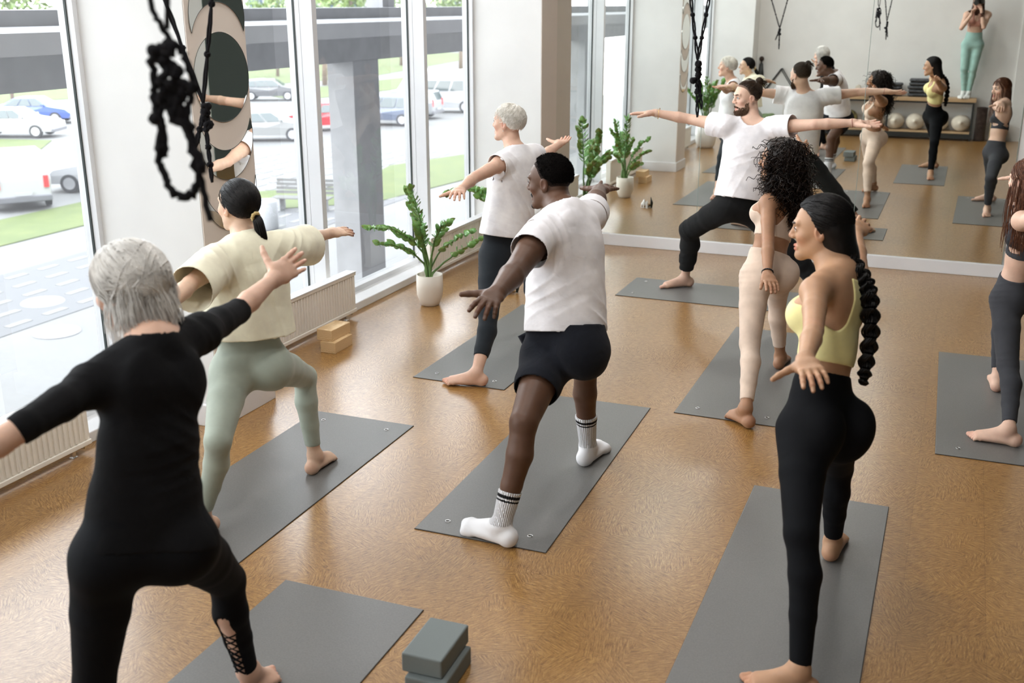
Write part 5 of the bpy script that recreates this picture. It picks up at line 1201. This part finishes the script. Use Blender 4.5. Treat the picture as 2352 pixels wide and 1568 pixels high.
# small group of crystals and dried leaves on the floor
t = thing('crystal_arrangement', 'small pile of white crystals, dried brown leaves and a dark feather on the floor', 'ornament', (-3.17, 7.62, 0)); r_ = np.random.RandomState(2)
for i, (dx, dy, h_, r0) in enumerate(((-.03, .01, .10, .018), (.01, .03, .085, .016), (-.055, -.01, .06, .014))):
    b = MB(); b.lathe([(r0, 0), (r0*.9, h_*.7), (.001, h_)], (dx, dy, 0), 6, smooth=False); b.build('crystal', mat('crystal', (.85, .86, .88), .15, spec=.7), t, world=False)
b = MB()
for i in range(26):
    a = r_.rand()*6.28; q = V(.06*math.cos(a)*r_.rand()**.5, .06*math.sin(a)*r_.rand()**.5 - .02, .012 + .02*r_.rand()); b.sphere(q, .012 + .008*r_.rand(), 4, sc=(1, .7, .6))
b.build('dried_leaves', mat('dried_brown', (.22, .12, .045), .9), t, world=False)
b = MB(); b.tube([(.055, .0, .005), (.06, .01, .06), (.05, .02, .13)], [.010, .016, .002], 6); b.tube([(.0, -.05, .006), (.03, -.085, .02)], [.012, .004], 6); b.build('feather', mat('feather_dark', (.015, .022, .018), .6), t, world=False)
# eyes of the room: ropes with knots
def rope_thing(x, y, z, lab, top, kn, tails, thick=.005, seed=0, loop=False):
    r_ = np.random.RandomState(seed); t = thing('knotted_rope', lab, 'rope', (x, y, z)); b = MB(); kb = MB()
    def strand(a, c, n, dbl=True, th=thick):
        a = V(*a); c = V(*c); d = c-a; pd = nz(np.cross(d, V(.2, 1, .1)))
        for s_ in ((1, -1) if dbl else (0,)):
            L = [a + d*q + pd*s_*th*1.3*abs(math.sin(q*n*PI)) + r_.randn(3)*th*.12 for q in np.linspace(0, 1, 8*n+1)]; b.tube(L, th, 6)
        for k in range(1, n): knot(a + d*k/n, th*2.1)
    def knot(c, r):
        for q in range(4):
            ax = nz(r_.randn(3)); u = nz(np.cross(ax, r_.randn(3))); v = np.cross(ax, u); kb.tube([c + (u*math.cos(w) + v*math.sin(w))*r*.8 + ax*r*.25*math.sin(2*w) for w in np.linspace(0, 5.6, 12)], r*.48, 6)
    for (dx, dz, n) in top: strand((dx, 0, dz), (0, 0, 0), n)
    for i in range(kn): knot(V(r_.uniform(-.015, .015), r_.uniform(-.015, .015), -.012 - i*.022), thick*3.3)
    for (dx, dz, n) in tails: strand((0, 0, -.03), (dx, 0, dz), n, True)
    b.add(kb.v, kb.f, 0, True); b.build('cord', M['rope'], t, world=False); return t
rope_thing(-2.529, 3.20, 1.86, 'thin black knotted rope hanging in front of the moon-phase mirrors', [(-.62, 1.7, 9), (.36, 1.7, 10)], 4, [(.010, -.285, 4), (-.05, -.16, 2)], .0048, 3)
rope_thing(-1.010, 4.40, 1.98, 'black knotted rope hanging in front of the bearded instructor', [(-.090, .53, 6), (.073, .53, 6)], 6, [(.010, -.225, 3), (.026, -.19, 3)], .0037, 5)
# heavy rope sling close to the camera
t = thing('rope_sling', 'thick black rope sling with many knots and a long loop, hanging closest to the camera', 'rope', (-1.33, 1.60, 2.1)); r_ = np.random.RandomState(9); b = MB()
def rp(pts, th, wob=.002):
    pts = np.array(pts, float); k = len(pts); q = np.linspace(0, k-1, (k-1)*6+1); P_ = np.array([[np.interp(x, range(k), pts[:, a]) for a in range(3)] for x in q])
    for _ in range(4): P_[1:-1] = (P_[:-2] + P_[1:-1]*2 + P_[2:])/4
    b.tube(P_ + r_.randn(*P_.shape)*wob, th, 7)
def kk(c, r, n=5):
    for q in range(n):
        ax = nz(r_.randn(3)); u = nz(np.cross(ax, r_.randn(3))); v = np.cross(ax, u); b.tube([V(*c) + (u*math.cos(w) + v*math.sin(w))*r + ax*r*.3*math.sin(2*w) for w in np.linspace(0, 5.8, 12)], r*.5, 6)
o0 = lambda du, dz, dy=0: (du*.92, dy + du*.38, dz)     # a plane roughly facing the lens
rp([o0(-.045, 1.6), o0(-.03, .12), o0(-.015, .065), o0(.01, .035)], .0055); rp([o0(.09, 1.6), o0(.03, .3), o0(.0, .06)], .005)
rp([o0(0, .04), o0(-.030, .01), o0(-.038, -.05), o0(-.030, -.10), o0(-.036, -.16), o0(-.030, -.21), o0(-.012, -.245), o0(.012, -.245), o0(.028, -.23), o0(.032, -.19), o0(.022, -.12), o0(.008, -.07)], .0072, .003)
rp([o0(0, .04), o0(.028, .015), o0(.038, -.03), o0(.030, -.07), o0(.02, -.10), o0(.036, -.20), o0(.047, -.29)], .0062, .002)
rp([o0(-.01, -.06), o0(-.028, -.09), o0(-.020, -.13), o0(-.030, -.17)], .006); rp([o0(.01, .03), o0(-.02, .0), o0(.02, -.03), o0(-.025, -.05), o0(.015, -.075), o0(-.012, -.09), o0(.03, -.12)], .010, .003); rp([o0(-.03, .02), o0(.01, -.01), o0(-.03, -.03), o0(.025, -.055), o0(-.02, -.08)], .008, .003)
rp([o0(.005, -.05), o0(.014, -.09), o0(.028, -.14), o0(.040, -.20)], .010, .003)
for c in (o0(-.028, .02), o0(-.01, .0), o0(.012, -.015), o0(-.02, -.035), o0(.0, -.045), o0(.02, -.04), o0(-.022, -.065), o0(.005, -.07), o0(.036, -.045), o0(-.032, -.155), o0(.038, -.185), o0(0, .03), o0(-.038, -.10)): kk(c, .0085, 4)
b.build('cord', M['rope'], t, world=False)

# ================= bench along the back wall with its things (seen in the mirror) =================
t = thing('low_bench', 'long low bench of pale planks on a black steel frame, along the back wall', 'bench', (-.95, -.46, 0))
b = MB(); b.box((-2.75, -.60, .635), (.20, -.27, .695)); b.build('top_plank', M['plank'], t, .004)
b = MB(); b.box((-2.72, -.59, .115), (.17, -.29, .145)); b.build('lower_shelf', M['plank'], t, .003)
for x in (-2.70, -1.17, .165):
    b = MB()
    for y in (-.30, -.585): b.box((x-.015, y-.015, 0), (x+.015, y+.015, .635))
    b.box((x-.012, -.585, .605), (x+.012, -.30, .635)); b.box((x-.012, -.585, .09), (x+.012, -.30, .115)); b.build('leg_frame', M['steel_black'], t)
b = MB(); b.box((-2.72, -.30, .04), (.18, -.275, .115)); b.box((-2.72, -.30, .605), (.18, -.28, .635)); b.build('rail', M['steel_black'], t)
def cushion(x, y, z, r, lab, m='cushion', sc_=(1, .9, .92), seed=0, name='round_cushion', grp='round cushions under the bench'):
    wn_ = wr_noise(seed, 4, 14, 30)
    pr = [ell(V(x, y, z + r*sc_[2]), (r*sc_[0], r*sc_[1], r*sc_[2])), cap(V(x+r*.05, y + r*.7, z + r*1.0), V(x, y + r*1.08, z + r*1.05), r*.20, r*.09, .06)]
    f_ = Field(pr); F_ = lambda P, Cc, br: f_(P, Cc, br) - (.006*wn_(P)).astype(F32)
    lo, hi = f_.bounds(); v, f = nets(F_, np.maximum(lo, V(-9, -9, z-.02)), hi, .010); v[:, 2] = np.maximum(v[:, 2], z); o = link(name, npmesh(name, v, f, M[m])); tag(o, lab, 'cushion', grp); return o
for i, (x, l_) in enumerate(((-1.36, 'cream round cushion under the bench, first right of the olive one'), (-1.045, 'cream round cushion under the bench, beside the middle steel leg'), (-.72, 'cream round cushion under the bench, below the grey blankets'), (-.34, 'cream round cushion under the bench, mostly behind the braided woman'), (.0, 'cream round cushion under the bench, nearest its right end'))):
    cushion(x, -.43, .145, .150, l_, seed=i+1)
cushion(-1.83, -.43, .145, .175, 'olive patterned round cushion under the left part of the bench', 'olive', seed=9, grp=None) if False else tag(cushion(-1.83, -.43, .145, .170, 'x', 'olive', seed=9), 'olive patterned round cushion under the left part of the bench', 'cushion')
def blankets(x0, x1, n, lab, seed):
    r_ = np.random.RandomState(seed); z = .695
    for i in range(n):
        h = .052 + .01*r_.rand(); wn_ = wr_noise(seed*7+i, 5, 40, 90); a = x0 + r_.uniform(-.012, .012); c = x1 + r_.uniform(-.012, .012)
        f_ = Field([ecap(V(a+.05, -.45, z+h/2), V(c-.05, -.45, z+h/2), (.13, h/2), (.13, h/2), V(0, 1, 0))]); F_ = lambda P, Cc, br: f_(P, Cc, br) - (.004*wn_(P)).astype(F32)
        lo, hi = f_.bounds(); v, f = nets(F_, lo, hi, .008); v[:, 2] = np.clip(v[:, 2], z, z+h); o = link('folded_blanket', npmesh('folded_blanket', v, f, M['blanket']))
        tag(o, lab + ', ' + ['lowest of the stack', 'second from the bottom', 'third from the bottom', 'fourth from the bottom', 'topmost of the stack'][i if i < n-1 else 4], 'blanket', 'folded grey blankets on the bench'); z += h
blankets(-1.20, -.95, 4, 'grey fringed blanket in the narrow stack on the bench', 3); blankets(-.91, -.52, 5, 'grey fringed blanket in the wide stack on the bench', 4)
for i, (x, y, z, l_) in enumerate(((-1.84, -.44, .695, 'pale rolled cloth on the bench, left of its row'), (-1.75, -.44, .695, 'pale rolled cloth on the bench, middle of its row'), (-1.66, -.44, .695, 'pale rolled cloth on the bench, right of its row'), (-1.70, -.44, .778, 'pale rolled cloth on the bench, lying on the others'))):
    b = MB(); b.tube([(x, y-.10, z+.042), (x, y+.10, z+.042)], .041, 16); b.tube([(x, y+.10, z+.042), (x, y+.104, z+.042)], .018, 12); o = b.build('rolled_cloth', M['cushion']); tag(o, l_, 'cloth', 'pale rolled cloths on the bench')
t = thing('wire_frame', 'black metal roof-shaped wire frame standing on the bench end against the back wall', 'frame', (-3.03, -.5, .60)); P3 = [(-3.31, .70), (-3.03, 1.10), (-2.76, .70)]
b = MB()
for y in (-.60, -.44):
    L = [(x, y, z) for x, z in P3]
    for i in range(3): b.tube([L[i], L[(i+1) % 3]], .009, 6)
for x, z in P3: b.tube([(x, -.60, z), (x, -.44, z)], .009, 6)
b.build('rods', M['steel_black'], t)
b = MB(); b.box((-3.42, -.60, 0), (-2.80, -.26, .69)); o = b.build('white_cabinet', M['wall'], None, .004); tag(o, 'plain low white cabinet left of the bench, below the wire frame', 'cabinet')
b = MB(); b.box((-3.30, -.26, .02), (-2.92, -.255, .66)); b.build('cabinet_door', M['trim'], o, world=False)
wn_ = wr_noise(33, 5, 16, 40); f_ = Field([ell(V(-3.13, .02, .17), (.22, .16, .17)), cap(V(-3.3, .02, .10), V(-2.95, .05, .10), .10, None, .05), cap(V(-3.2, .0, .28), V(-3.05, .04, .32), .07, .05, .06)])
lo, hi = f_.bounds(); v, f = nets(lambda P, Cc, br: f_(P, Cc, br) - (.022*np.abs(wn_(P))).astype(F32), lo, hi, .011); v[:, 2] = np.maximum(v[:, 2], 0); o = link('duffel_bag', npmesh('duffel_bag', v, f, M['bag_green'])); tag(o, 'crumpled green bag on the floor before the white cabinet', 'bag')
t = thing('rolled_rug', 'tall dark brown rolled rug standing right of the bench', 'rug', (.31, -.44, 0)); b = MB(); b.lathe([(.085, 0), (.088, .02), (.086, .5), (.088, .55), (.06, .555), (.058, .53)], (.31, -.44, 0), 24); b.build('roll', M['brown_mat'], t)
t = thing('cardboard_box', 'tan box on the floor right of the rolled rug', 'box', (.58, -.44, 0)); b = MB(); b.box((.46, -.56, 0), (.70, -.32, .30)); b.build('carton', M['card'], t, .004); b = MB(); b.box((.46, -.447, .3005), (.70, -.433, .303)); b.build('tape', M['plank'], t)
t = thing('hanging_bag', 'narrow dark bag on a wall hook at the left of the back wall', 'bag', (-3.40, -.56, .85)); b = MB(); b.tube([(-3.40, -.57, .80), (-3.40, -.565, 1.0), (-3.40, -.57, 1.18)], [.045, .055, .03], 12); b.build('sack', M['steel_black'], t); b = MB(); b.sphere((-3.40, -.575, 1.26), .045, 8); b.tube([(-3.40, -.57, 1.16), (-3.40, -.58, 1.28)], .012, 6); b.build('brown_collar', M['brown_mat'], t)

# unseen round lamps on the ceiling, added as fill for the shaded sides
for i, x in enumerate((-3.0, -1.1)):
    for j, y in enumerate((1.2, 4.2, 7.2)):
        t = thing('added_fill_lamp', 'added round white fill lamp, out of view on the ceiling', 'lamp', (x, y, ZC), group='added fill lamps')
        b = MB(); b.lathe([(.27, 0), (.27, -.07), (.25, -.08), (.25, -.02)], (x, y, ZC), 32, close=False); b.build('housing', M['trim'], t)
        l = bpy.data.lights.new('fill_light', 'AREA'); l.shape = 'DISK'; l.size = .46; l.energy = FILL_W; l.color = (1, .985, .97); o = bpy.data.objects.new('fill_light', l); C.objects.link(o); o.location = (x, y, ZC-.09)
# ================= outside, one storey below =================
GZ = -4.4
def groundm(nt, b):
    v = coord(nt); n = noise(nt, v, .35, 4); n2 = noise(nt, v, 9, 3); c = ramp(nt, n, [(.3, (.092, .092, .090)), (.7, (.112, .111, .109))]); nt.links.new(mixc(nt, .25, c, ramp(nt, n2, [(.3, (.085, .083, .078)), (.7, (.12, .118, .115))])), b.inputs['Base Color'])
M['ground'] = mat('pavement_outside', (.5, .5, .5), .9, build=groundm)
def grassm(nt, b):
    v = coord(nt); c = ramp(nt, noise(nt, v, 1.2, 5, .7), [(.3, (.040, .058, .009)), (.55, (.055, .074, .013)), (.75, (.078, .088, .021))]); nt.links.new(c, b.inputs['Base Color'])
M['grass'] = mat('grass_outside', (.2, .33, .06), .95, build=grassm)
M['conc'] = paint('concrete_grey', (.27, .27, .275), .85, .10); M['conc_light'] = paint('concrete_light', (.30, .30, .31), .8, .05); M['slab'] = mat('paving_light', (.125, .123, .118), .9); M['asph'] = mat('asphalt_pale', (.072, .072, .075), .9)
b = MB(); b.box((-160, -60, GZ-.3), (-4.5, 260, GZ)); struct(b.build('exterior_ground', M['ground']))
def patch(poly, m, name, z, kind='structure', lab=None, cat=None):
    b = MB(); b.prism(poly, 2, GZ-.02, GZ+z); o = b.build(name, m); o['kind'] = kind
    if lab: o['label'] = lab; o['category'] = cat
    return o
patch([(-28.3, -10), (-25.0, -10), (-24.9, 26), (-18.5, 32.2), (-17.6, 39), (-20.4, 46), (-22.3, 40.2), (-21.0, 35.0), (-28.0, 28.4)], M['grass'], 'grass_strip', .03, 'stuff', 'bright green grass strip along the pavement outside', 'grass')
patch([(-48, 20), (-40.5, 24), (-39.0, 37), (-42.4, 41.5), (-49, 40)], M['grass'], 'grass_island', .04, 'stuff', 'green grass island in front of the white saloon car', 'grass')
patch([(-80, 40), (-66, 40), (-52, 90), (-60, 140), (-90, 140)], M['grass'], 'grass_verge', .03, 'stuff', 'distant green grass verge with trees beyond the road', 'grass')
patch([(-50, 70), (-44, 66), (-38, 110), (-46, 130)], M['grass'], 'grass_verge_far', .035, 'stuff', 'grass patch behind the white minibus', 'grass')
patch([(-22.2, -10), (-17.9, -10), (-17.9, 34), (-22.2, 34)], M['asph'], 'exterior_path', .012)
b = MB()
for i in range(5):
    for j in range(40):
        y = -6 + j*1.05 + (i % 2)*.5; x = -21.8 + i*.84; b.box((x, y, GZ), (x+.20, y+.62, GZ+.02))
for i in range(10):
    for j in range(12):
        x = -29 + i*.9; y = 33 + j*1.0 + (i % 2)*.5; b.box((x, y, GZ), (x+.22, y+.6, GZ+.02))
o = b.build('paving_marks', M['slab']); o['kind'] = 'stuff'; o['label'] = 'rows of pale dashes set into the grey path outside'; o['category'] = 'paving'
for (x, y, l_) in ((-19.2, 17.9, 'round pale manhole cover farther out in the path outside'), (-17.1, 16.2, 'round pale manhole cover nearest the window outside')):
    b = MB(); b.lathe([(.001, .03), (.40, .03), (.46, .02), (.48, .0)], (x, y, GZ+.012), 28, close=False); tag(b.build('manhole_cover', M['conc_light']), l_, 'manhole')
for nm, lo, hi in (('exterior_facade', (-4.36, -20, GZ), (4, 60, -.52)), ('exterior_upper_wall', (-4.40, -20, ZC+.16), (4, 60, 12)), ('exterior_side_wall', (-4.36, -20, -.52), (4, YS-.16, ZC+.16)), ('exterior_end_wall', (-4.36, YN+.16, -.52), (4, 60, ZC+.16))):
    struct(boxo(nm, lo, hi, M['conc']))
# raised concrete walkway
t = thing('concrete_walkway', 'grey concrete walkway with a light ledge on square pillars outside', 'walkway', (-8.4, 8, GZ))
b = MB(); b.box((-8.62, -20, 1.405), (-8.20, 60, 1.84)); b.build('beam', M['conc'], t)
b = MB(); b.box((-8.62, -20, 1.84), (-6.3, 60, 1.875)); b.box((-8.62, -20, 1.875), (-6.3, 60, 2.0)); b.build('ledge', M['conc_light'], t)
b = MB(); b.box((-9.3, -20, 2.0), (-8.22, 60, 2.145)); b.build('parapet', M['conc'], t)
for k in range(-5, 9):
    y = 13.80 + (k)*4.88; b = MB(); b.box((-8.632, y, GZ), (-8.20, y+.74, 1.41)); b.build('pillar', M['conc'], t)
for k in range(-3, 8):
    y = 9.9 + k*6.1; b = MB(); b.box((-9.2, y, 2.14), (-8.9, y+.4, 6.4)); b.build('upper_post', M['conc_light'], t)
b = MB(); b.box((-9.4, -20, 6.4), (-4.42, 60, 6.7)); b.build('sky_blocker_slab', M['conc'], t)  # unseen overhang, added to block high sky light near the windows
# cars
CARM = {}
def carpaint(c): 
    k = 'car_paint_%02d%02d%02d' % tuple(int(x*99) for x in c)
    return mat(k, c, .25, .1, spec=.6, Coat_Weight=.5)
M['car_glass'] = mat('car_glass', (.03, .045, .045), .08, spec=.8); M['tyre'] = mat('tyre', (.025, .025, .027), .85); M['hubcap'] = mat('hubcap', (.5, .5, .52), .35, .8); M['bumper'] = mat('bumper', (.10, .10, .11), .6)
M['tail_red'] = mat('tail_light', (.70, .03, .03), .25); M['lamp_clear'] = mat('head_light', (.85, .86, .88), .1)
def car(x, y, ang, kind, col, lab, rear_panel=False):
    """length along local +x (front)"""
    t = thing('van' if kind in ('van', 'minibus') else 'car', lab, 'van' if kind in ('van', 'minibus') else 'car', (x, y, GZ+.03), ang)
    D = dict(sedan=(4.6, 1.78, 1.45, [(-2.3, .45), (-2.28, .95), (-1.55, 1.02), (-.85, 1.43), (.35, 1.45), (1.05, .98), (2.05, .82), (2.3, .60), (2.3, .30), (-2.3, .30)], [(-1.42, 1.0), (-.80, 1.38), (.33, 1.40), (.95, .98)]),
             hatch=(4.2, 1.74, 1.48, [(-2.1, .45), (-2.12, .95), (-1.75, 1.38), (-.6, 1.48), (.35, 1.46), (1.05, .98), (1.9, .82), (2.1, .60), (2.1, .30), (-2.1, .30)], [(-1.80, .98), (-1.55, 1.34), (.30, 1.40), (.95, .98)]),
             mpv=(4.3, 1.78, 1.65, [(-2.15, .45), (-2.15, 1.0), (-1.95, 1.60), (-.6, 1.66), (.6, 1.60), (1.35, 1.02), (2.0, .88), (2.15, .6), (2.15, .3), (-2.15, .3)], [(-1.95, 1.02), (-1.82, 1.52), (.55, 1.54), (1.22, 1.02)]),
             van=(4.3, 1.82, 1.85, [(-2.1, .40), (-2.12, 1.0), (-2.05, 1.80), (-1.6, 1.86), (.5, 1.82), (1.15, 1.10), (1.95, .92), (2.15, .6), (2.15, .3), (-2.1, .3)], [(.0, 1.12), (.0, 1.66), (.48, 1.66), (1.0, 1.12)]),
             minibus=(6.2, 2.0, 2.6, [(-3.1, .45), (-3.12, 1.5), (-3.02, 2.45), (-2.6, 2.58), (1.4, 2.58), (1.95, 2.2), (2.55, 1.30), (3.0, 1.1), (3.1, .6), (3.1, .3), (-3.1, .3)], [(-2.85, 1.35), (-2.8, 1.98), (1.55, 1.98), (2.15, 1.35)]))[kind]
    Ln, W, Ht, prof, win = D; belt = 1.0 if kind in ('sedan', 'hatch', 'mpv') else 1.1 if kind == 'van' else 1.3
    tap = lambda z: W/2 - (max(0, z-belt)/(Ht-belt))*(.20 if kind not in ('van', 'minibus') else .08) - (.04 if z < .45 else 0)
    b = MB(); n = len(prof); vs = [(px, -tap(pz), pz) for px, pz in prof] + [(px, tap(pz), pz) for px, pz in prof]
    b.add(vs, [(i, (i+1) % n, n+(i+1) % n, n+i) for i in range(n)], 0, False)
    # the sides, fanned about the middle so they stay clean
    for s_ in (0, n):
        c = len(b.v); b.v.append((0, (-1 if s_ == 0 else 1)*W/2, .7))
        for i in range(n): b.f.append([s_+i, s_+(i+1) % n, c]); b.m.append(0); b.sm.append(False)
    o = b.build('body_shell', carpaint(col), t, .05, world=False)
    b = MB()
    for s_ in (-1, 1):
        q = [(px, s_*(tap(pz)+.012), pz) for px, pz in win]
        if kind in ('van',): b.add(q, [(0, 1, 2, 3)])
        else:
            k = 3 if kind != 'minibus' else 5
            for i in range(k):
                f0, f1 = i/k + .012, (i+1)/k - .012
                lo = lambda f: (win[0][0] + (win[3][0]-win[0][0])*f, win[0][1]); hi_ = lambda f: (win[1][0] + (win[2][0]-win[1][0])*f, win[1][1] + (win[2][1]-win[1][1])*f)
                pts = [lo(f0), lo(f1), hi_(f1), hi_(f0)]; b.add([(px, s_*(tap(pz)+.014), pz) for px, pz in pts], [(0, 1, 2, 3)])
    # windscreen and rear screen on the sloping ends of the cabin
    i_f = [i for i in range(n-1) if prof[i][1] > belt+.3 and prof[i+1][1] <= belt+.25][0]; i_r = [i for i in range(n-1) if prof[i][1] <= belt+.45 and prof[i+1][1] > belt+.28][0]
    for i in (i_f, i_r):
        (xa, za), (xb, zb) = prof[i], prof[i+1]; dx = .02 if i == i_f else -.02; p0 = (xa + (xb-xa)*.12, za + (zb-za)*.12); p1 = (xa + (xb-xa)*.9, za + (zb-za)*.9)
        if i == i_r and rear_panel: continue
        b.add([(p0[0]+dx, -(tap(p0[1])-.09), p0[1]+.015), (p0[0]+dx, tap(p0[1])-.09, p0[1]+.015), (p1[0]+dx, tap(p1[1])-.09, p1[1]+.015), (p1[0]+dx, -(tap(p1[1])-.09), p1[1]+.015)], [(0, 1, 2, 3)])
    b.build('windows', M['car_glass'], t, world=False, fix=False)
    R = .33 if kind != 'minibus' else .38
    for wx in (-Ln*.30, Ln*.31):
        for s_ in (-1, 1):
            b = MB(); y0 = s_*(W/2-.17); y1 = s_*(W/2+.015); b.tube([(wx, y0, R), (wx, y1, R)], R, 24, 0, smooth=False); b.tube([(wx, y1-.01*s_, R), (wx, y1+.012*s_, R)], R*.66, 20, 1, smooth=False); b.build('wheel', [M['tyre'], M['hubcap']], t, world=False)
    xr = -Ln/2; xf = Ln/2
    for s_ in (-1, 1):
        b = MB(); zt = (.70, .92) if kind not in ('van', 'minibus', 'mpv') else (.75, 1.15); b.box((xr-.03, s_*(W/2-.16)-.07, zt[0]), (xr+.12, s_*(W/2-.16)+.09, zt[1])); b.build('tail_light', M['tail_red'], t, .02, world=False)
        b = MB(); b.box((xf-.16, s_*(W/2-.25)-.14, .60), (xf+.01, s_*(W/2-.25)+.14, .74)); b.build('headlight', M['lamp_clear'], t, .02, world=False)
        b = MB(); b.box((Ln*.16, s_*(W/2+.10)-.07, belt-.02), (Ln*.16+.12, s_*(W/2+.10)+.07, belt+.12)); b.build('wing_mirror', carpaint(col), t, .02, world=False)
    b = MB(); b.box((xr-.06, -W/2+.03, .30), (xr+.10, W/2-.03, .50)); b.box((xf-.10, -W/2+.03, .28), (xf+.05, W/2-.03, .46)); b.build('bumpers', M['bumper'], t, .03, world=False)
    b = MB(); b.box((xr-.075, -.26, .52), (xr-.05, .26, .64)); b.build('number_plate', M['conc_light'], t, .003, world=False)
    return t
vw = lambda x, y: math.atan2(y, x)            # bearing from the camera
def at_bearing(x, y, off): return math.atan2(y, x) + math.radians(off)   # 0 = driving straight away from the window
car(-30.1, 27.6, at_bearing(-30.1, 27.6, 5), 'van', (.36, .36, .36), 'white panel van seen from behind, at the far left outside', True)
car(-28.9, 31.0, at_bearing(-28.9, 31.0, 70), 'hatch', (.36, .36, .37), 'white car parked just right of the white panel van')
car(-45.5, 42.2, at_bearing(-45.5, 42.2, -115), 'sedan', (.36, .36, .37), 'white saloon car behind the grass island at the far left')
car(-49.8, 47.8, at_bearing(-49.8, 47.8, -112), 'sedan', (.05, .09, .30), 'blue car partly behind the white saloon car outside')
car(-46.0, 65.8, at_bearing(-46, 65.8, -98), 'hatch', (.10, .10, .105), 'dark grey hatchback above the silver-doored car, seen right of the beige column')
car(-32.4, 45.9, at_bearing(-32.4, 45.9, -97), 'hatch', (.24, .24, .235), 'pale silver car beside the red one, seen right of the beige column')
car(-32.6, 50.6, at_bearing(-32.6, 50.6, 100), 'hatch', (.62, .02, .03), 'red car seen between the window mullion and the concrete pillar')
car(-30.5, 54.6, at_bearing(-30.5, 54.6, 72), 'mpv', (.10, .12, .17), 'dark blue people carrier in front of the white minibus')
car(-31.2, 58.4, at_bearing(-31.2, 58.4, 66), 'mpv', (.24, .245, .25), 'silver car between the blue people carrier and the minibus')
car(-31.0, 62.6, at_bearing(-31, 62.6, 80), 'minibus', (.36, .36, .37), 'white minibus with a long dark side window, outside')
# bench, litter bin, trees, far buildings
t = thing('park_bench', 'pale slatted bench beside the bin on the pavement outside', 'bench', (-20.0, 30.0, GZ), math.atan2(30, -20)-.35)
for s_ in (-1, 1): b = MB(); b.box((-.25, s_*.75-.05, 0), (.30, s_*.75+.05, .42)); b.build('foot', M['conc'], t, world=False)
b = MB()
for i in range(4): b.box((-.25+i*.14, -1, .42), (-.14+i*.14, 1, .46))
b.build('seat', M['slab'], t, world=False); b = MB()
for i in range(4): b.box((.28+i*.035, -1, .52+i*.13), (.31+i*.035, 1, .62+i*.13))
b.build('backrest', M['slab'], t, world=False)
t = thing('litter_bin', 'round pale concrete bin by the bench outside', 'bin', (-19.3, 27.0, GZ)); b = MB(); b.lathe([(.30, 0), (.33, .05), (.33, .85), (.30, .90), (.22, .90), (.22, .60)], (-19.3, 27.0, GZ), 24); b.build('drum', M['conc_light'], t)
M['bark'] = mat('bark', (.16, .12, .09), .95); M['tree_leaf'] = leafm('tree_leaf', (.07, .12, .02), (.15, .21, .05))
def tree(x, y, h, r, lab, seed, trunk=.14):
    r_ = np.random.RandomState(seed); t = thing('tree', lab, 'tree', (x, y, GZ)); b = MB(); b.tube([(x, y, GZ), (x+.1, y, GZ+h*.3), (x, y+.1, GZ+h*.62)], [trunk*1.2, trunk, trunk*.5], 8); b.build('trunk', M['bark'], t)
    vs = []; fs = []
    for i in range(1500):
        d = nz(r_.randn(3)); rr = r*(.35 + .65*r_.rand()**.5)*(1 + .25*math.sin(d[0]*5 + seed)*math.cos(d[2]*4)); c = V(x, y, GZ+h*.68) + d*V(rr, rr, rr*.85); u = nz(r_.randn(3)); v = nz(np.cross(u, r_.randn(3))); s_ = r*.085*(.6 + .8*r_.rand())
        k = len(vs); vs += [c-u*s_, c+v*s_*.5, c+u*s_, c-v*s_*.5]; fs.append((k, k+1, k+2, k+3))
    b = MB(); b.add(vs, fs); b.build('crown', M['tree_leaf'], t, fix=False)
tree(-60.5, 87.9, 8, 2.6, 'thin tree trunk beyond the dark grey hatchback', 1); tree(-50.3, 79.9, 8, 2.6, 'tree beside the concrete pillar, beyond the red car', 2, .2); tree(-58.5, 109, 9, 3, 'tree beyond the white minibus', 3, .2); tree(-47, 100, 9, 3, 'tree right of the white minibus', 4, .2)
tree(-31.0, 33.9, 2.6, .9, 'small light green sapling in front of the white hatchback', 5, .04); tree(-56, 52, 9, 2.8, 'slender tree far left beyond the blue car', 6, .1)
for i, (x, y, w_, dd, h_, l_) in enumerate(((-118, 84, 34, 12, 16, 'long pale building with white window bands at the far left'), (-102, 150, 30, 14, 16, 'pale block with dark blue windows beyond the trees'), (-72, 190, 40, 14, 16, 'pale block behind the trees at the end of the road'))):
    a = math.atan2(y, x) - PI/2; t = thing('building', l_, 'building', (x, y, GZ), a); b = MB(); b.box((-w_/2, 0, 0), (w_/2, dd, h_)); b.build('walls', M['conc_light'] if i else M['conc'], t, world=False)
    for r0 in range(4):
        for c0 in range(9):
            b = MB(); xx = -w_/2 + 1 + c0*(w_-2)/9; b.box((xx, -.08, 1.5 + r0*3.6), (xx + (w_-2)/9 - 1.1, .0, 3.6 + r0*3.6)); b.build('window', mat('far_window', (.05, .08, .14), .2) if i else M['conc_light'], t, world=False)
for k, (x, y) in enumerate(((-100, 112), (-82, 138), (-66, 158), (-48, 185))):
    tree(x, y, 15, 6.5, 'large light green tree in front of the far buildings, %s' % ['farthest left', 'second from the left', 'third from the left', 'farthest right'][k], 20+k, .35)
# ================= the people =================
for fn in (p_silver, p_cream, p_white, p_shorts, p_bun, p_curls, p_braid, p_grey, p_photo):
    fn()
